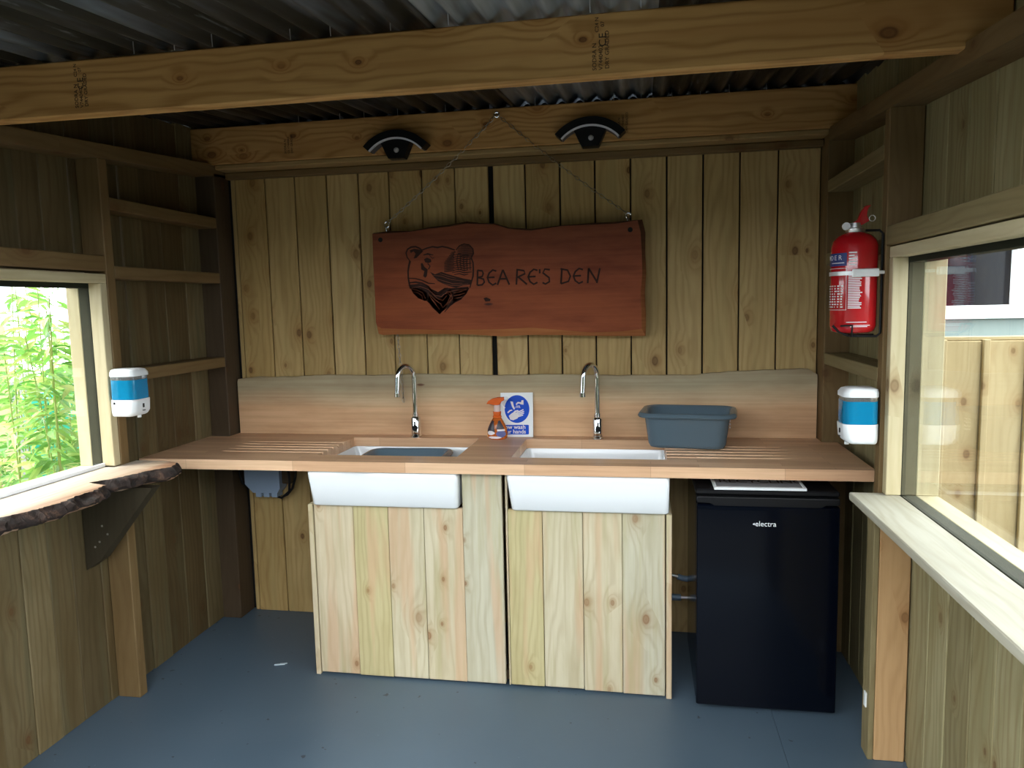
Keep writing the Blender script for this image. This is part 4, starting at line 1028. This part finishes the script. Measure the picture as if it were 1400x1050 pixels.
mb = MB(); random.seed(77)  # leafy screen added out of view to keep low sky off the upper walls
for k in range(2600):
    x = random.uniform(-7, 7.5); y = random.uniform(-8.2, -7.0); z = random.uniform(-.05, 2.5); a = random.uniform(0, 6.28); r_ = .17
    c_ = Vector((x, y, z)); d1 = Vector((math.cos(a), math.sin(a), random.uniform(-.6, .6))).normalized()*r_; d2 = d1.cross(Vector((random.random(), random.random(), 1))).normalized()*r_*.5
    mb.add([c_-d1, c_+d2, c_+d1, c_-d2], [[0, 1, 2, 3]])
o = tag(mb.build('light_blocker', plain('blocker_leaf', (.03, .055, .02), .6)), 'unseen green leafy screen added opposite the open front to block low sky', 'light_blocker'); o['kind'] = 'stuff'
mb = MB(); mb.box(-7, 7.5, -7.95, -7.25, -.06, 2.35, 'x', .1); mb.build('blocker_slab', plain('blocker_core', (.015, .02, .01), .9), o)
t = thing('garden_fence', 'pale fence panel behind the bamboo outside the left window', 'fence', (-3.2, .6, -.06))
mb = MB(); 
for k in range(22): mb.box(-3.62, -3.60, -2.2+k*.152, -2.055+k*.152, -.05, 1.42, 'z', .003)
mb.build('boards', 'fence', t)
t = thing('garden_tub', 'teal plastic tub among the bamboo outside the left window', 'tub', (-2.74, .62, -.06))
mb = MB(); mb.lathe([(.002, 0), (.17, 0), (.21, 1.03), (.225, 1.04), (.225, 1.07), (.20, 1.07), (.19, .95), (.002, .95)], (-2.74, .62, -.058), 28); mb.build('tub', 'teal', t, smooth=40)
random.seed(31)
def bamboo(x, y, n, h, label):
    t = thing('bamboo_plant', label, 'plant', (x, y, -.06), 'bamboo outside the left window')
    cn = MB(); lf = MB()
    for i in range(n):
        bx_, by_ = x+random.uniform(-.12, .12), y+random.uniform(-.12, .12); hh = h*random.uniform(.75, 1.05)
        lx, ly = random.uniform(-.08, .08), random.uniform(-.08, .08)
        P = [Vector((bx_+lx*(k/8)**2, by_+ly*(k/8)**2, -.06+hh*k/8)) for k in range(9)]
        cn.tube(P, [.0045-.0003*k for k in range(9)], 6)
        for k in range(88):
            f = random.uniform(.22, 1.0); q = P[min(7, int(f*8))].lerp(P[min(8, int(f*8)+1)], (f*8) % 1)
            a = random.uniform(0, 6.283); d = Vector((math.cos(a), math.sin(a), random.uniform(-.5, .45))).normalized()
            q = q+d*random.uniform(.01, .07); L_ = random.uniform(.06, .125); W_ = L_*random.uniform(.09, .13)
            sd = d.cross(Vector((0, 0, 1))).normalized(); tw = random.uniform(-1.2, 1.2)
            nr = sd.cross(d).normalized(); sd = (sd*math.cos(tw)+nr*math.sin(tw)).normalized(); nr = sd.cross(d)
            e1 = q+d*L_*.35-nr*L_*.02; e2 = q+d*L_*.7-nr*L_*.08-Vector((0, 0, L_*.06)); e3 = q+d*L_-nr*L_*.16-Vector((0, 0, L_*.16))
            V = [q, e1+sd*W_, e1-nr*W_*.3, e1-sd*W_, e2+sd*W_*.75, e2-nr*W_*.2, e2-sd*W_*.75, e3]
            lf.add(V, [[0, 1, 2], [0, 2, 3], [1, 4, 5, 2], [2, 5, 6, 3], [4, 7, 5], [5, 7, 6]])
    cn.build('canes', 'cane', t, smooth=60); lf.build('foliage', 'leaf', t)
for a in ((-1.66, -.62, 8, 1.62, 'bamboo clump nearest the left window pane'), (-2.08, -.20, 8, 1.72, 'leafy bamboo clump in the middle of the left window view'), (-2.24, .32, 7, 1.50, 'short bamboo clump in front of the teal tub'),
          (-2.62, .02, 8, 1.75, 'bamboo clump well back from the left window'), (-3.10, .24, 7, 1.8, 'bamboo clump close against the pale fence')):
    bamboo(*a)

# ------------------------------------------------------------------ scraps on the floor
mb = MB(); Td = Matrix.Translation((-.788, -.53, .0015)) @ Matrix.Rotation(.3, 4, 'Z')
mb.box(-.022, .022, -.004, .004, 0, .004, 'x', .001, T=Td); mb.box(.0, .03, .004, .010, 0, .003, 'x', .001, T=Td)
tag(mb.build('floor_scrap', 'debris'), 'small pale scrap lying on the painted floor by the cabinet', 'scrap')
mb = MB(); mb.box(SR-.018, SR-.0125, -.85, -.83, .165, .215, 'z', .002); tag(mb.build('door_catch', 'plastic'), 'small white catch low on the post beside the fridge', 'catch')
